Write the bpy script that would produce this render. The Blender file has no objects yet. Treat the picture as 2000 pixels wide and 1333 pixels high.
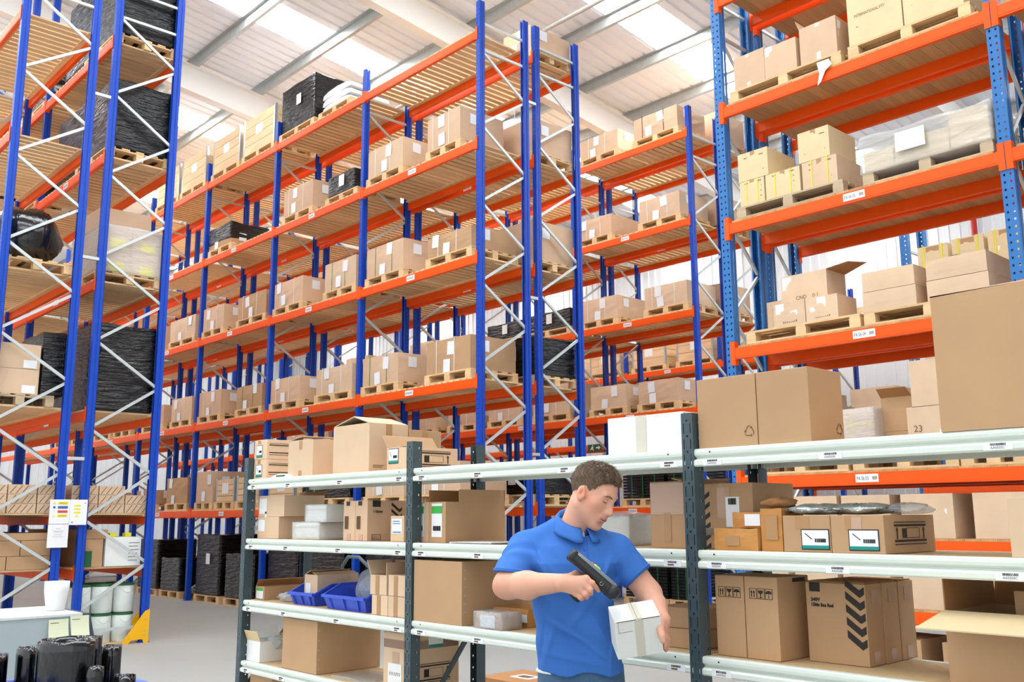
import bpy, math, random
import numpy as np
from mathutils import Vector, Matrix
random.seed(7)
SC = bpy.context.scene
COL = SC.collection
# ------------------------------------------------------------------ camera
HCAM = 1.58
YAW, PITCH, ROLL, FPX = 0.82717, 0.18128, -0.00631, 1876.155
def cam_axes():
    cy, sy, cp, sp = math.cos(YAW), math.sin(YAW), math.cos(PITCH), math.sin(PITCH)
    f = Vector((-sy*cp, cy*cp, sp)); r = Vector((cy, sy, 0)); u = r.cross(f)
    cr, sr = math.cos(ROLL), math.sin(ROLL)
    return r*cr + u*sr, u*cr - r*sr, f
CR, CU, CF = cam_axes()
cam = bpy.data.cameras.new('camera')
cam.sensor_width = 36.0; cam.lens = FPX*36.0/2000.0
cam.clip_start = 0.05; cam.clip_end = 200
cam.dof.use_dof = True; cam.dof.focus_distance = 3.8; cam.dof.aperture_fstop = 11.0
camo = bpy.data.objects.new('camera', cam); COL.objects.link(camo)
camo.matrix_world = Matrix(((CR.x, CU.x, -CF.x, 0), (CR.y, CU.y, -CF.y, 0), (CR.z, CU.z, -CF.z, HCAM), (0, 0, 0, 1)))
SC.camera = camo
# ------------------------------------------------------------------ world, exposure
wd = bpy.data.worlds.new('overcast_sky'); SC.world = wd; wd.use_nodes = True
bg = wd.node_tree.nodes['Background']
bg.inputs[0].default_value = (0.93, 0.97, 1.0, 1); bg.inputs[1].default_value = 1.0
SKYLIGHT_STRENGTH = 12.0
SC.view_settings.view_transform = 'Standard'; SC.view_settings.look = 'None'
SC.view_settings.gamma = 1.0; SC.view_settings.use_curve_mapping = False
SC.view_settings.exposure = 0.5
SC.cycles.use_denoising = True
SC.cycles.max_bounces = 6; SC.cycles.diffuse_bounces = 3; SC.cycles.glossy_bounces = 2; SC.cycles.transparent_max_bounces = 8
SC.cycles.use_adaptive_sampling = True; SC.cycles.adaptive_threshold = 0.045
SC.cycles.sample_clamp_indirect = 8.0
# ------------------------------------------------------------------ materials
def lin(c):
    out = []
    for v in c:
        v /= 255.0
        out.append(v/12.92 if v <= 0.04045 else ((v+0.055)/1.055)**2.4)
    return out
MATS = {}
def M(key, rgb, rough=0.6, metal=0.0, var=0.0, scale=(6, 6, 6), rand=0.0, bump=0.0, bscale=(60, 60, 60), spec=0.5, alpha=None, emit=None, trans=0.0, detail=3.0, knots=0.0, bdist=0.02):
    m = bpy.data.materials.new(key); m.use_nodes = True
    nt = m.node_tree; N = nt.nodes; L = nt.links
    p = N['Principled BSDF']
    col = lin(rgb) + [1]
    p.inputs['Base Color'].default_value = col
    p.inputs['Roughness'].default_value = rough; p.inputs['Metallic'].default_value = metal
    p.inputs['Specular IOR Level'].default_value = spec
    tc = N.new('ShaderNodeTexCoord')
    def noise(sc, det):
        mp = N.new('ShaderNodeMapping'); mp.inputs['Scale'].default_value = sc
        n = N.new('ShaderNodeTexNoise'); n.inputs['Scale'].default_value = 1.0; n.inputs['Detail'].default_value = det
        L.new(tc.outputs['Object'], mp.inputs[0]); L.new(mp.outputs[0], n.inputs['Vector'])
        return n.outputs['Fac']
    val = None
    if var > 0:
        r = N.new('ShaderNodeMapRange'); r.inputs[1].default_value = 0.25; r.inputs[2].default_value = 0.75
        r.inputs[3].default_value = 1-var; r.inputs[4].default_value = 1+var
        L.new(noise(scale, detail), r.inputs[0]); val = r.outputs[0]
    if rand > 0:
        oi = N.new('ShaderNodeObjectInfo')
        r2 = N.new('ShaderNodeMapRange'); r2.inputs[3].default_value = 1-rand; r2.inputs[4].default_value = 1+rand
        L.new(oi.outputs['Random'], r2.inputs[0])
        if val is None: val = r2.outputs[0]
        else:
            mu = N.new('ShaderNodeMath'); mu.operation = 'MULTIPLY'
            L.new(val, mu.inputs[0]); L.new(r2.outputs[0], mu.inputs[1]); val = mu.outputs[0]
    if val is not None:
        vm = N.new('ShaderNodeVectorMath'); vm.operation = 'SCALE'
        vm.inputs[0].default_value = col[:3]; L.new(val, vm.inputs['Scale'])
        out = vm.outputs[0]
        if knots > 0:
            vo = N.new('ShaderNodeTexVoronoi'); vo.inputs['Scale'].default_value = 4.0
            mp = N.new('ShaderNodeMapping'); mp.inputs['Scale'].default_value = (1.6, 0.8, 1.6)
            L.new(tc.outputs['Object'], mp.inputs[0]); L.new(mp.outputs[0], vo.inputs['Vector'])
            k = N.new('ShaderNodeMapRange'); k.inputs[1].default_value = 0.05; k.inputs[2].default_value = 0.11
            k.inputs[3].default_value = 1-knots; k.inputs[4].default_value = 1.0
            L.new(vo.outputs['Distance'], k.inputs[0])
            v2 = N.new('ShaderNodeVectorMath'); v2.operation = 'SCALE'
            L.new(out, v2.inputs[0]); L.new(k.outputs[0], v2.inputs['Scale']); out = v2.outputs[0]
        L.new(out, p.inputs['Base Color'])
    if bump > 0:
        b = N.new('ShaderNodeBump'); b.inputs['Strength'].default_value = bump; b.inputs['Distance'].default_value = bdist
        L.new(noise(bscale, 4.0), b.inputs['Height']); L.new(b.outputs[0], p.inputs['Normal'])
    if alpha is not None:
        p.inputs['Alpha'].default_value = alpha
    if trans > 0:
        p.inputs['Transmission Weight'].default_value = trans
    if emit:
        p.inputs['Emission Color'].default_value = lin(emit[0]) + [1]; p.inputs['Emission Strength'].default_value = emit[1]
    MATS[key] = m
    return m
M('concrete', (164, 166, 161), 0.45, var=0.07, scale=(0.7, 0.7, 0.7), detail=8, bump=0.02, bscale=(9, 9, 9))
M('roof_sheet', (242, 246, 252), 0.6)
M('wall_sheet', (226, 230, 232), 0.5)
M('rafter_white', (236, 233, 228), 0.55)
M('galv', (186, 192, 192), 0.35, metal=0.55, var=0.08, scale=(9, 9, 9))
M('brace', (205, 212, 212), 0.4, metal=0.35)
M('skylight', (255, 255, 255), 0.4, emit=((250, 252, 255), SKYLIGHT_STRENGTH))
M('tube_light', (255, 255, 255), 0.4, emit=((255, 255, 250), 6.0))
M('orange', (250, 90, 4), 0.45, var=0.03, spec=0.3)
M('blue', (16, 70, 182), 0.42, var=0.04, spec=0.35)
M('steel_blue', (36, 112, 182), 0.4, var=0.06, scale=(30, 30, 12))
M('pine', (232, 196, 148), 0.7, var=0.14, scale=(22, 1.6, 22), rand=0.1, knots=0.0)
M('pine_board', (196, 150, 100), 0.7, var=0.16, scale=(20, 1.4, 20), rand=0.14, knots=0.35)
M('pallet', (226, 190, 142), 0.75, var=0.13, scale=(3, 30, 30), rand=0.1)
M('pallet_grey', (190, 168, 138), 0.8, var=0.16, scale=(3, 30, 30), rand=0.1)
M('crate', (230, 196, 152), 0.7, var=0.14, scale=(2, 20, 26), rand=0.06)
M('card_a', (214, 180, 149), 0.8, var=0.05, scale=(5, 5, 5), rand=0.06)
M('card_b', (190, 152, 113), 0.8, var=0.05, scale=(5, 5, 5), rand=0.05)
M('card_c', (219, 189, 157), 0.8, var=0.05, scale=(5, 5, 5), rand=0.05)
M('card_in', (172, 122, 76), 0.85, var=0.06)
M('kraft', (198, 138, 72), 0.7, var=0.08, scale=(9, 9, 9), bump=0.25, bscale=(25, 25, 25))
M('card_pale', (226, 202, 158), 0.8, var=0.04)
M('white_card', (238, 240, 237), 0.6, var=0.03)
M('paper', (240, 241, 243), 0.6)
M('tape', (178, 134, 86), 0.3, spec=0.6)
M('tape_film', (196, 160, 134), 0.25, spec=0.6)
M('tape_clear', (216, 210, 192), 0.2, spec=0.6)
M('tape_dark', (150, 112, 92), 0.3, spec=0.6)
M('strap_white', (236, 236, 230), 0.4)
M('strap_green', (80, 150, 70), 0.4)
M('strap_yellow', (228, 214, 60), 0.4)
M('strap_black', (30, 30, 30), 0.4)
M('ink', (46, 40, 36), 0.7)
M('ink_soft', (120, 90, 66), 0.7)
M('teal', (0, 140, 130), 0.5)
M('green', (62, 178, 72), 0.5)
M('yellow', (240, 228, 20), 0.5)
M('sign_blue', (40, 110, 190), 0.5)
M('sign_red', (238, 80, 84), 0.5)
M('guard_yellow', (248, 186, 8), 0.45)
M('post_grey', (66, 82, 88), 0.38, var=0.05, metal=0.15)
M('cream_rail', (222, 230, 220), 0.35)
M('chipboard', (206, 176, 132), 0.8, var=0.08, scale=(60, 60, 60))
M('black_wrap', (8, 8, 9), 0.14, spec=0.5, bump=0.9, bscale=(5, 5, 27), bdist=0.05)
M('black_plastic', (18, 18, 19), 0.4)
M('black_bag', (10, 10, 12), 0.15, spec=0.8, bump=0.35, bscale=(22, 22, 4))
M('clear_wrap', (228, 230, 230), 0.12, spec=0.8, alpha=0.38, bump=0.8, bscale=(9, 9, 30))
M('clear_bag', (214, 222, 228), 0.15, spec=0.8, alpha=0.45, bump=0.9, bscale=(34, 34, 34))
M('silver_bag', (190, 196, 194), 0.16, metal=0.75, bump=0.9, bscale=(30, 30, 30))
M('dark_part', (52, 54, 56), 0.4)
M('bin_blue', (46, 82, 206), 0.35)
M('drum_white', (222, 228, 222), 0.4, var=0.05, scale=(8, 8, 8))
M('drum_green', (26, 96, 54), 0.5)
M('desk_grey', (176, 188, 192), 0.5)
M('desk_top', (226, 229, 226), 0.35)
M('desk_dark', (66, 74, 88), 0.5)
M('ceramic', (238, 238, 236), 0.25)
M('note', (236, 240, 206), 0.7)
M('box_blue_rim', (98, 120, 214), 0.35)
M('skin', (226, 160, 128), 0.5, spec=0.35, var=0.05, scale=(40, 40, 40))
M('hair', (104, 82, 62), 0.55, var=0.3, scale=(120, 120, 60))
M('shirt', (64, 116, 196), 0.85, spec=0.2, var=0.03, scale=(20, 20, 20), bump=0.12, bscale=(700, 700, 700))
M('jeans', (72, 104, 136), 0.9, var=0.14, scale=(90, 90, 20), bump=0.1, bscale=(500, 500, 500))
M('undershirt', (244, 246, 250), 0.8)
M('scanner_black', (34, 36, 38), 0.35)
M('scanner_grey', (118, 128, 136), 0.35)
M('scanner_green', (186, 214, 90), 0.5)
M('lash', (66, 44, 36), 0.7)
M('red_pipe', (178, 40, 34), 0.5)
# ------------------------------------------------------------------ mesh helpers
class MB:
    """collects shapes; build() links them as one mesh object"""
    def __init__(s): s.v = []; s.f = []; s.mi = []; s.mats = []; s.cur = 0
    def mat(s, key):
        if key not in s.mats: s.mats.append(key)
        s.cur = s.mats.index(key); return s
    def add(s, vs, fs):
        o = len(s.v); s.v += [tuple(x) for x in vs]
        for f in fs: s.f.append(tuple(i+o for i in f)); s.mi.append(s.cur)
        return s
    def box(s, x0, x1, y0, y1, z0, z1):
        return s.add([(x0,y0,z0),(x1,y0,z0),(x1,y1,z0),(x0,y1,z0),(x0,y0,z1),(x1,y0,z1),(x1,y1,z1),(x0,y1,z1)],
                     [(0,3,2,1),(4,5,6,7),(0,1,5,4),(1,2,6,5),(2,3,7,6),(3,0,4,7)])
    def bar(s, a, b, w, h, up=(0,0,1)):
        a, b = Vector(a), Vector(b); d = (b-a).normalized(); up = Vector(up)
        if abs(d.dot(up)) > 0.98: up = Vector((1,0,0))
        r = d.cross(up).normalized(); u = r.cross(d)
        vs = []
        for p in (a, b):
            for i, j in ((-1,-1),(1,-1),(1,1),(-1,1)): vs.append(p + r*(i*w/2) + u*(j*h/2))
        return s.add(vs, [(0,1,2,3)[::-1],(4,5,6,7),(0,1,5,4),(1,2,6,5),(2,3,7,6),(3,0,4,7)])
    def prism(s, pts, axis, a, b):
        """pts: polygon in the plane normal to axis ('x','y','z') extruded a..b"""
        n = len(pts); vs = []
        for t in (a, b):
            for p, q in pts:
                vs.append({'x': (t,p,q), 'y': (p,t,q), 'z': (p,q,t)}[axis])
        return s.add(vs, [tuple(range(n))[::-1], tuple(range(n, 2*n))] + [(i,(i+1)%n,n+(i+1)%n,n+i) for i in range(n)])
    def quad(s, a, b, c, d): return s.add([a,b,c,d], [(0,1,2,3)])
    def sheet(s, pts, t, nrm):
        """flat polygon with thickness t along nrm"""
        n = len(pts); nv = Vector(nrm).normalized()*t
        vs = [Vector(p) for p in pts] + [Vector(p)+nv for p in pts]
        return s.add(vs, [tuple(range(n))[::-1], tuple(range(n,2*n))] + [(i,(i+1)%n,n+(i+1)%n,n+i) for i in range(n)])
    def tube(s, pts, rad, n=8, caps=True):
        P = [Vector(p) for p in pts]; m = len(P)
        if not isinstance(rad, (list, tuple)): rad = [rad]*m
        vs = []; prev = None
        for i, p in enumerate(P):
            d = (P[min(i+1,m-1)] - P[max(i-1,0)]).normalized()
            up = prev if prev is not None else (Vector((0,0,1)) if abs(d.z) < 0.9 else Vector((1,0,0)))
            r = d.cross(up).normalized(); u = r.cross(d); prev = u
            for k in range(n):
                a = 2*math.pi*k/n; vs.append(p + (r*math.cos(a)+u*math.sin(a))*rad[i])
        fs = [(i*n+k, i*n+(k+1)%n, (i+1)*n+(k+1)%n, (i+1)*n+k) for i in range(m-1) for k in range(n)]
        if caps: fs += [tuple(range(n))[::-1], tuple((m-1)*n+k for k in range(n))]
        return s.add(vs, fs)
    def lathe(s, prof, n=24, c=(0,0,0), closed=False):
        vs = []; m = len(prof)
        for r, z in prof:
            for k in range(n):
                a = 2*math.pi*k/n; vs.append((c[0]+r*math.cos(a), c[1]+r*math.sin(a), c[2]+z))
        fs = [(i*n+k, i*n+(k+1)%n, (i+1)*n+(k+1)%n, (i+1)*n+k) for i in range(m-1) for k in range(n)]
        fs += [tuple(range(n))[::-1], tuple((m-1)*n+k for k in range(n))]
        return s.add(vs, fs)
    def mesh(s, name, smooth=False):
        me = bpy.data.meshes.new(name); me.from_pydata(s.v, [], s.f)
        for k in (s.mats or ['card_a']): me.materials.append(MATS[k])
        me.polygons.foreach_set('material_index', s.mi)
        if smooth: me.polygons.foreach_set('use_smooth', [True]*len(me.polygons))
        me.update(); return me
    def build(s, name, mat=None, parent=None, loc=(0,0,0), rz=0.0, smooth=False):
        if mat: s.mats = [mat]; s.mi = [0]*len(s.f)
        return link(name, s.mesh(name, smooth), parent, loc, rz)
def link(name, me, parent=None, loc=(0,0,0), rz=0.0):
    o = bpy.data.objects.new(name, me); COL.objects.link(o)
    o.parent = parent; o.location = loc; o.rotation_euler = (0,0,rz)
    return o
def tag(o, label=None, cat=None, group=None, kind=None):
    if label: o['label'] = label
    if cat: o['category'] = cat
    if group: o['group'] = group
    if kind: o['kind'] = kind
    return o
def thing(name, label, cat, loc=(0,0,0), rz=0.0, group=None):
    return tag(link(name, None, None, loc, rz), label, cat, group)
def box(name, mat, x0, x1, y0, y1, z0, z1, parent=None, loc=(0,0,0)):
    return MB().box(x0,x1,y0,y1,z0,z1).build(name, mat, parent, loc)
def copy_tree(o, parent=None):
    c = o.copy(); COL.objects.link(c); c.parent = parent
    for ch in list(o.children): copy_tree(ch, c)
    return c
def text_mesh(txt, size, bold=0.0):
    cu = bpy.data.curves.new('lettering', 'FONT'); cu.body = txt; cu.size = size; cu.offset = bold
    cu.resolution_u = 2; cu.space_line = 0.9
    o = bpy.data.objects.new('lettering', cu); COL.objects.link(o)
    dg = bpy.context.evaluated_depsgraph_get()
    me = bpy.data.meshes.new_from_object(o.evaluated_get(dg))
    bpy.data.objects.remove(o); bpy.data.curves.remove(cu)
    return me
TEXTS = {}
def lettering(txt, size, mat, parent, org, ex, ey, bold=0.0, name='lettering', squash=1.0):
    """flat print: lies at org, runs along ex, up is ey"""
    k = (txt, size, bold, mat)
    if k not in TEXTS:
        me = text_mesh(txt, size, bold); me.materials.clear(); me.materials.append(MATS[mat]); TEXTS[k] = me
    o = link(name, TEXTS[k], parent)
    ex = Vector(ex).normalized(); ey = Vector(ey).normalized(); ez = ex.cross(ey)
    exs = ex*squash
    o.matrix_local = Matrix(((exs.x,ey.x,ez.x,org[0]),(exs.y,ey.y,ez.y,org[1]),(exs.z,ey.z,ez.z,org[2]),(0,0,0,1)))
    return o

# PREFILL: letter outlines are made while the scene is still small
for _t, _s, _b, _m in (('INTERNATIONAL PTY', .05, 0.0, 'ink_soft'), ('CND', .06, 0.0, 'ink_soft'), ('0 1', .06, 0.0, 'ink_soft'), ('23', .09, 0.0, 'ink_soft'), ('PA 06 05', .055, 0.0, 'ink'), ('PA 06 04', .055, 0.0, 'ink'), ('PA 06 03', .055, 0.0, 'ink'),
        ('110mm', .018, .0006, 'ink'), ('50Co', .016, 0.0, 'ink'), ('240V', .014, .0006, 'ink'), ('15Mtr Box Reel', .014, .0006, 'ink')) + tuple(('AA050%d%s' % (l, c), .0085, 0.0, 'ink') for l in (5, 4, 3, 2) for c in 'ABC'):
    _me = text_mesh(_t, _s, _b); _me.materials.clear(); _me.materials.append(MATS[_m]); TEXTS[(_t, _s, _b, _m)] = _me
# ------------------------------------------------------------------ the building
def structure(o): o['kind'] = 'structure'; return o
structure(MB().box(-40, 10, -9, 24, -0.2, 0).build('floor', 'concrete'))
RZ0, RS = 12.2, 0.12            # roof underside z = RZ0 - RS*y
def rz(y): return RZ0 - RS*y
RAFTERS = [-29.9, -24.25, -18.6, -12.95, -7.3, -1.65, 4.0]
STRIPS = [(-33.3, -32.3), (-27.6, -26.6), (-21.95, -20.97), (-16.3, -15.32), (-10.87, -9.95), (-5.2, -4.3), (0.4, 1.35)]
PURL = [7.95 + 1.5*k for k in range(-10, 10)]
Y0R, Y1R = -7.05, 21.6
def corrugated(x0, x1, y0, y1):
    pitch, d, prof = 0.26, 0.035, []
    n = max(1, round((x1-x0)/pitch)); p = (x1-x0)/n
    for i in range(n):
        a = x0 + i*p
        prof += [(a, 0), (a+p*0.66, 0), (a+p*0.74, d), (a+p*0.92, d)]
    prof.append((x1, 0))
    vs = []; 
    for x, h in prof: vs += [(x, y0, rz(y0)+h), (x, y1, rz(y1)+h)]
    return vs, [(2*i, 2*i+1, 2*i+3, 2*i+2) for i in range(len(prof)-1)]
b = MB().mat('roof_sheet'); xs = -38.0
for a, c in STRIPS + [(8.0, None)]:
    b.add(*corrugated(xs, a, Y0R, Y1R)); xs = c
b.box(-38, 8, Y0R, Y1R, rz(Y0R)+0.3, rz(Y0R)+0.32) if False else None
ceiling = structure(b.build('ceiling'))
for i, (a, c) in enumerate(STRIPS):
    w = structure(link('window_%d' % (i+1), None))
    ys = [Y0R] + [p for p in PURL if Y0R < p < Y1R] + [Y1R]
    for y0, y1 in zip(ys[:-1], ys[1:]):
        MB().add([(a,y0+.02,rz(y0)),(c,y0+.02,rz(y0)),(c,y1-.02,rz(y1)),(a,y1-.02,rz(y1)),(a,y0+.02,rz(y0)+.02),(c,y0+.02,rz(y0)+.02),(c,y1-.02,rz(y1)+.02),(a,y1-.02,rz(y1)+.02)],
                 [(0,3,2,1),(4,5,6,7),(0,1,5,4),(1,2,6,5),(2,3,7,6),(3,0,4,7)]).build('pane', 'skylight', w)
pm = MB()
h = 0.2
pm.box(-38, 8, -0.004, 0.004, -h, 0); pm.box(-38, 8, 0, 0.07, -h, -h+0.006); pm.box(-38, 8, -0.07, 0, -0.006, 0); pm.box(-38, 8, 0.066, 0.07, -h, -h+0.025)
pm.mats = ['galv']; pm = pm.mesh('purlin')
for y in PURL:
    if Y0R < y < Y1R: link('purlin', pm, ceiling, (0, y, rz(y)))
def sloped(x0, x1, dz0, dz1):
    return [(x,y,rz(y)+dz) for dz in (dz0,dz1) for x,y in ((x0,Y0R),(x1,Y0R),(x1,Y1R),(x0,Y1R))], [(0,3,2,1),(4,5,6,7),(0,1,5,4),(1,2,6,5),(2,3,7,6),(3,0,4,7)]
for x in RAFTERS:
    b = MB(); b.add(*sloped(x-.006, x+.006, -0.78, -0.22)); b.add(*sloped(x-.1, x+.1, -0.22, -0.2)); b.add(*sloped(x-.1, x+.1, -0.80, -0.78))
    b.build('rafter', 'rafter_white', ceiling)
def cladding(name, x0, x1, fix, along, zt):
    pitch = 0.25; n = round((x1-x0)/pitch); prof = []
    for i in range(n):
        a = x0+i*pitch; prof += [(a,0),(a+.15,0),(a+.165,-.03),(a+.235,-.03)]
    prof.append((x1,0)); vs = []
    for a, d in prof:
        for z in (0, zt): vs.append((a, fix+d, z) if along == 'x' else (fix-d, a, z))
    return structure(MB().add(vs, [(2*i,2*i+2,2*i+3,2*i+1) for i in range(len(prof)-1)]).build(name, 'wall_sheet'))
cladding('wall_back', -38, 8, 21.6, 'x', 9.7)
cladding('wall_left', -9, 21.6, -38, 'y', 13.3)
cladding('wall_right_blocker', -1.5, 21.6, 8, 'y', 12.4)  # unseen wall, added to block light so faces turned right stay darker
pipe = MB(); pipe.tube([(-8.15, 21.45, 0), (-8.15, 21.45, 9.4)], 0.06, 10)
tag(pipe.build('service_pipe', 'red_pipe', smooth=True), 'red service pipe running up the white back wall', 'pipe')
# conduit under the roof
c = MB(); c.tube([(-30, 11.0, rz(11.0)-.9), (6, 11.0, rz(11.0)-.9)], 0.035, 8)
tag(c.build('cable_conduit', 'galv', smooth=True), 'thin grey conduit running under the roof along the purlins', 'conduit')
# ------------------------------------------------------------------ pallet racking
def upright_mesh(w, d, h, hole, pitch, mat, small=False):
    b = MB(); t = 0.004; a = w*0.24; hw, hh = hole
    for x0, x1 in ((-w/2, -a-hw), (-a+hw, a-hw), (a+hw, w/2)): b.box(x0, x1, 0, t, 0, h)
    for cx in (-a, a):
        z = 0.06; last = 0.0
        while z+hh < h-0.03:
            b.box(cx-hw, cx+hw, 0, t, last, z-hh); last = z+hh; z += pitch
        b.box(cx-hw, cx+hw, 0, t, last, h)
    for s in (-1, 1):
        x0, x1 = (-w/2, -w/2+t) if s < 0 else (w/2-t, w/2)
        b.box(x0, x1, t, d*0.42, 0, h); b.box(x0+(0.006 if s < 0 else -0.006), x1+(0.006 if s < 0 else -0.006), d*0.42, d*0.58, 0, h); b.box(x0, x1, d*0.58, d, 0, h)
        b.box(min(x1,x1-s*0.02), max(x1,x1-s*0.02), d-t, d, 0, h)
    b.box(-w/2-.02, w/2+.02, -.02, d+.02, 0, 0.008)
    b.mats = [mat]; b.mi = [0]*len(b.f)
    return b.mesh('upright_post')
def beam_mesh(W, w, bh, ch, mat):
    b = MB(); y0, y1 = -0.006, 0.046
    b.box(w/2, W-w/2, y0, y1, -bh, 0); b.box(w/2, W-w/2, y0-.003, y0, -bh*0.86, -bh*0.8)
    for x0, x1 in ((0.004, w/2+.004), (W-w/2-.004, W-.004)):
        b.box(x0, x1, -0.012, -0.004, -ch*0.72, ch*0.28)
    for x0, x1 in ((w/2, w/2+.006), (W-w/2-.006, W-w/2)):
        b.box(x0, x1, -0.01, 0.06, -ch*0.72, ch*0.28)
    b.mats = [mat]; b.mi = [0]*len(b.f)
    return b.mesh('beam')
ORD = ['lowest', 'second', 'third', 'fourth', 'fifth', 'sixth', 'seventh']
SLATM = {}
def rack(name, label, xend, yf, depth, nb, levels, height, W=2.952, style='blue', singles=(), gap=0.04, node0=8.3, sgn=-1, posters=(), skip_first=False, slat_singles=()):
    """bays run from xend in direction sgn; slats of the bays in singles are objects of their own"""
    root = thing(name, label, 'pallet rack', (xend, yf, 0), 0, 'pallet racks')
    heavy = style == 'steel_blue'
    w, d = (0.118, 0.11) if heavy else (0.078, 0.1)
    um = upright_mesh(w, d, height, (0.009, 0.011) if heavy else (0.006, 0.008), 0.072 if heavy else 0.066, style)
    bm = beam_mesh(W, w, 0.125, 0.27 if heavy else 0.2, 'orange')
    for k in range(nb+1):
        if skip_first and k == 0: continue
        x = sgn*k*W
        link('upright_post', um, root, (x, 0, 0)); link('upright_post', um, root, (x, depth, 0), math.pi)
        z = node0; front = True; y0, y1 = d*0.8, depth-d*0.8
        if k == 0 or k <= 6:
            for dz in (0.0, 0.42):
                if node0+dz < height: MB().bar((x,y0,node0+dz), (x,y1,node0+dz), 0.03, 0.035).build('brace', 'brace', root)
            while z > 0.7:
                za, zb = z-0.02, z-0.56
                MB().bar((x, y0 if front else y1, za), (x, y1 if front else y0, zb), 0.028, 0.036).build('brace', 'brace', root)
                z -= 0.58; front = not front
            MB().bar((x,y0,0.2), (x,y1,0.2), 0.03, 0.035).build('brace', 'brace', root)
    far = MB()
    for k in range(nb):
        xl = sgn*k*W if sgn > 0 else -(k+1)*W
        for li, zl in enumerate(levels):
            fb = link('beam', bm, root, (xl, 0, zl)); link('beam', bm, root, (xl+W, depth, zl), math.pi)
            wide = heavy or zl < 3.0
            sw, g = (0.142, 0.003) if wide else (0.098, gap)
            n = int((W-w-0.02)/(sw+g)); off = (W-n*(sw+g)+g)/2
            key = (round(sw,3), round(depth,3), heavy)
            if key not in SLATM:
                q = MB().box(0, sw, -0.004, depth+0.004, 0, 0.022); q.mats = ['pine_board' if heavy else 'pine']; SLATM[key] = q.mesh('deck_slat')
            own = (k, li) in singles or k in singles
            for i in range(n):
                if own: link('deck_slat', SLATM[key], root, (xl+off+i*(sw+g), 0, zl))
                else: far.box(xl+off+i*(sw+g), xl+off+i*(sw+g)+sw, -0.004, depth+0.004, zl, zl+0.022)
            if not heavy:
                q = MB()
                q.box(xl+.06, xl+W-.06, .05, .12, zl-.02, zl); q.box(xl+.06, xl+W-.06, depth-.12, depth-.05, zl-.02, zl)
                q.build('deck_bearer', 'pine', root)
            if k < 5 and zl < 8.0 and zl > 1.0 and li < 5 and not heavy:
                q = MB().mat('paper').box(xl+W*0.44, xl+W*0.44+0.2, -0.012, -0.0095, -0.098+zl, -0.02+zl)
                q.mat('ink_soft')
                for j in range(8): q.box(xl+W*0.44+.02+j*.02, xl+W*0.44+.028+j*.02, -0.0128, -0.012, -0.075+zl, -0.045+zl)
                q.build('beam_label', None, fb, (-xl, 0, -zl))
    if far.f:
        o = far.build('deck_slat', 'pine_board' if heavy else 'pine', root); o['kind'] = 'stuff'
    return root
LC = [1.734, 3.453, 5.205, 6.897, 8.586]
LL = [0.955, 1.64, 2.975, 4.73, 6.5, 8.2]
rack('pallet_rack', 'tall blue and orange rack in the middle, front row facing the shelving', -9.87, 8.44, 0.98, 8, LC, 9.05, singles={(k,l) for k in (0,1) for l in range(5)} | {(2,4),(2,3)})
rack('pallet_rack', 'tall blue and orange rack row standing back to back behind the middle rack', -9.87, 9.557, 0.97, 8, LC, 9.05, singles={(0,l) for l in range(5)})
rack('pallet_rack', 'blue and orange rack across the aisle behind the middle rack, front row', -10.09, 13.69, 0.96, 8, LC, 9.05, singles={(0,l) for l in range(5)}, node0=8.1)
rack('pallet_rack', 'rear row of the blue rack across the aisle, behind its strapped cartons', -10.09, 14.79, 0.96, 8, LC, 9.05, node0=8.1)
rack('pallet_rack', 'farthest blue and orange rack against the white back wall', -7.44, 19.0, 1.0, 9, [1.734, 3.453, 5.2], 6.6, node0=5.9)
rack('pallet_rack', 'front row of the tall left rack with safety notices on its end', -12.89, 3.15, 0.99, 5, LL, 10.2, singles={(0,l) for l in range(6)}, node0=8.55)
rack('pallet_rack', 'second row of the tall left rack with a yellow guard at its foot', -12.89, 4.34, 0.97, 5, LL, 10.2, singles={(0,l) for l in range(6)}, node0=8.55)
LR = [0.68, 1.335, 1.996, 3.442, 4.905, 6.332, 7.76]
rack('pallet_rack', 'right rack with light blue perforated posts and PA location labels', -6.23, 9.1, 0.72, 2, LR, 9.0, W=3.11, style='steel_blue', sgn=1, singles={(0,l) for l in range(7)} | {(1,l) for l in range(7)}, node0=7.3)
rack('pallet_rack', 'rear row of the right rack behind the PA labelled beams', -6.23, 9.93, 0.72, 2, LR, 9.0, W=3.11, style='steel_blue', sgn=1, singles={(0,l) for l in range(7)}, node0=7.3)
rack('pallet_rack', 'far right rack behind the PA labelled rack holding yellow strapped boxes', -6.47, 14.2, 0.72, 2, [1.996, 3.442, 4.905], 6.2, W=3.11, style='steel_blue', sgn=1, node0=5.2)
# row spacers tying back to back rows
for x, ya, yb, zs, nm in ((-9.87, 9.42, 9.557, (7.75, 4.72, 2.45), 'middle'), (-12.89, 4.14, 4.34, (7.3, 5.0, 2.35), 'left')):
    for i, z in enumerate(zs):
        o = MB().box(-.025, .025, 0, yb-ya+.01, -.02, .02).build('row_spacer', 'brace', None, (x+.02, ya-.005, z))
        tag(o, '%s short silver spacer tying the two rows of the %s rack together' % (('upper', 'central', 'lower')[i], nm), 'spacer', 'row spacers')
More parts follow.
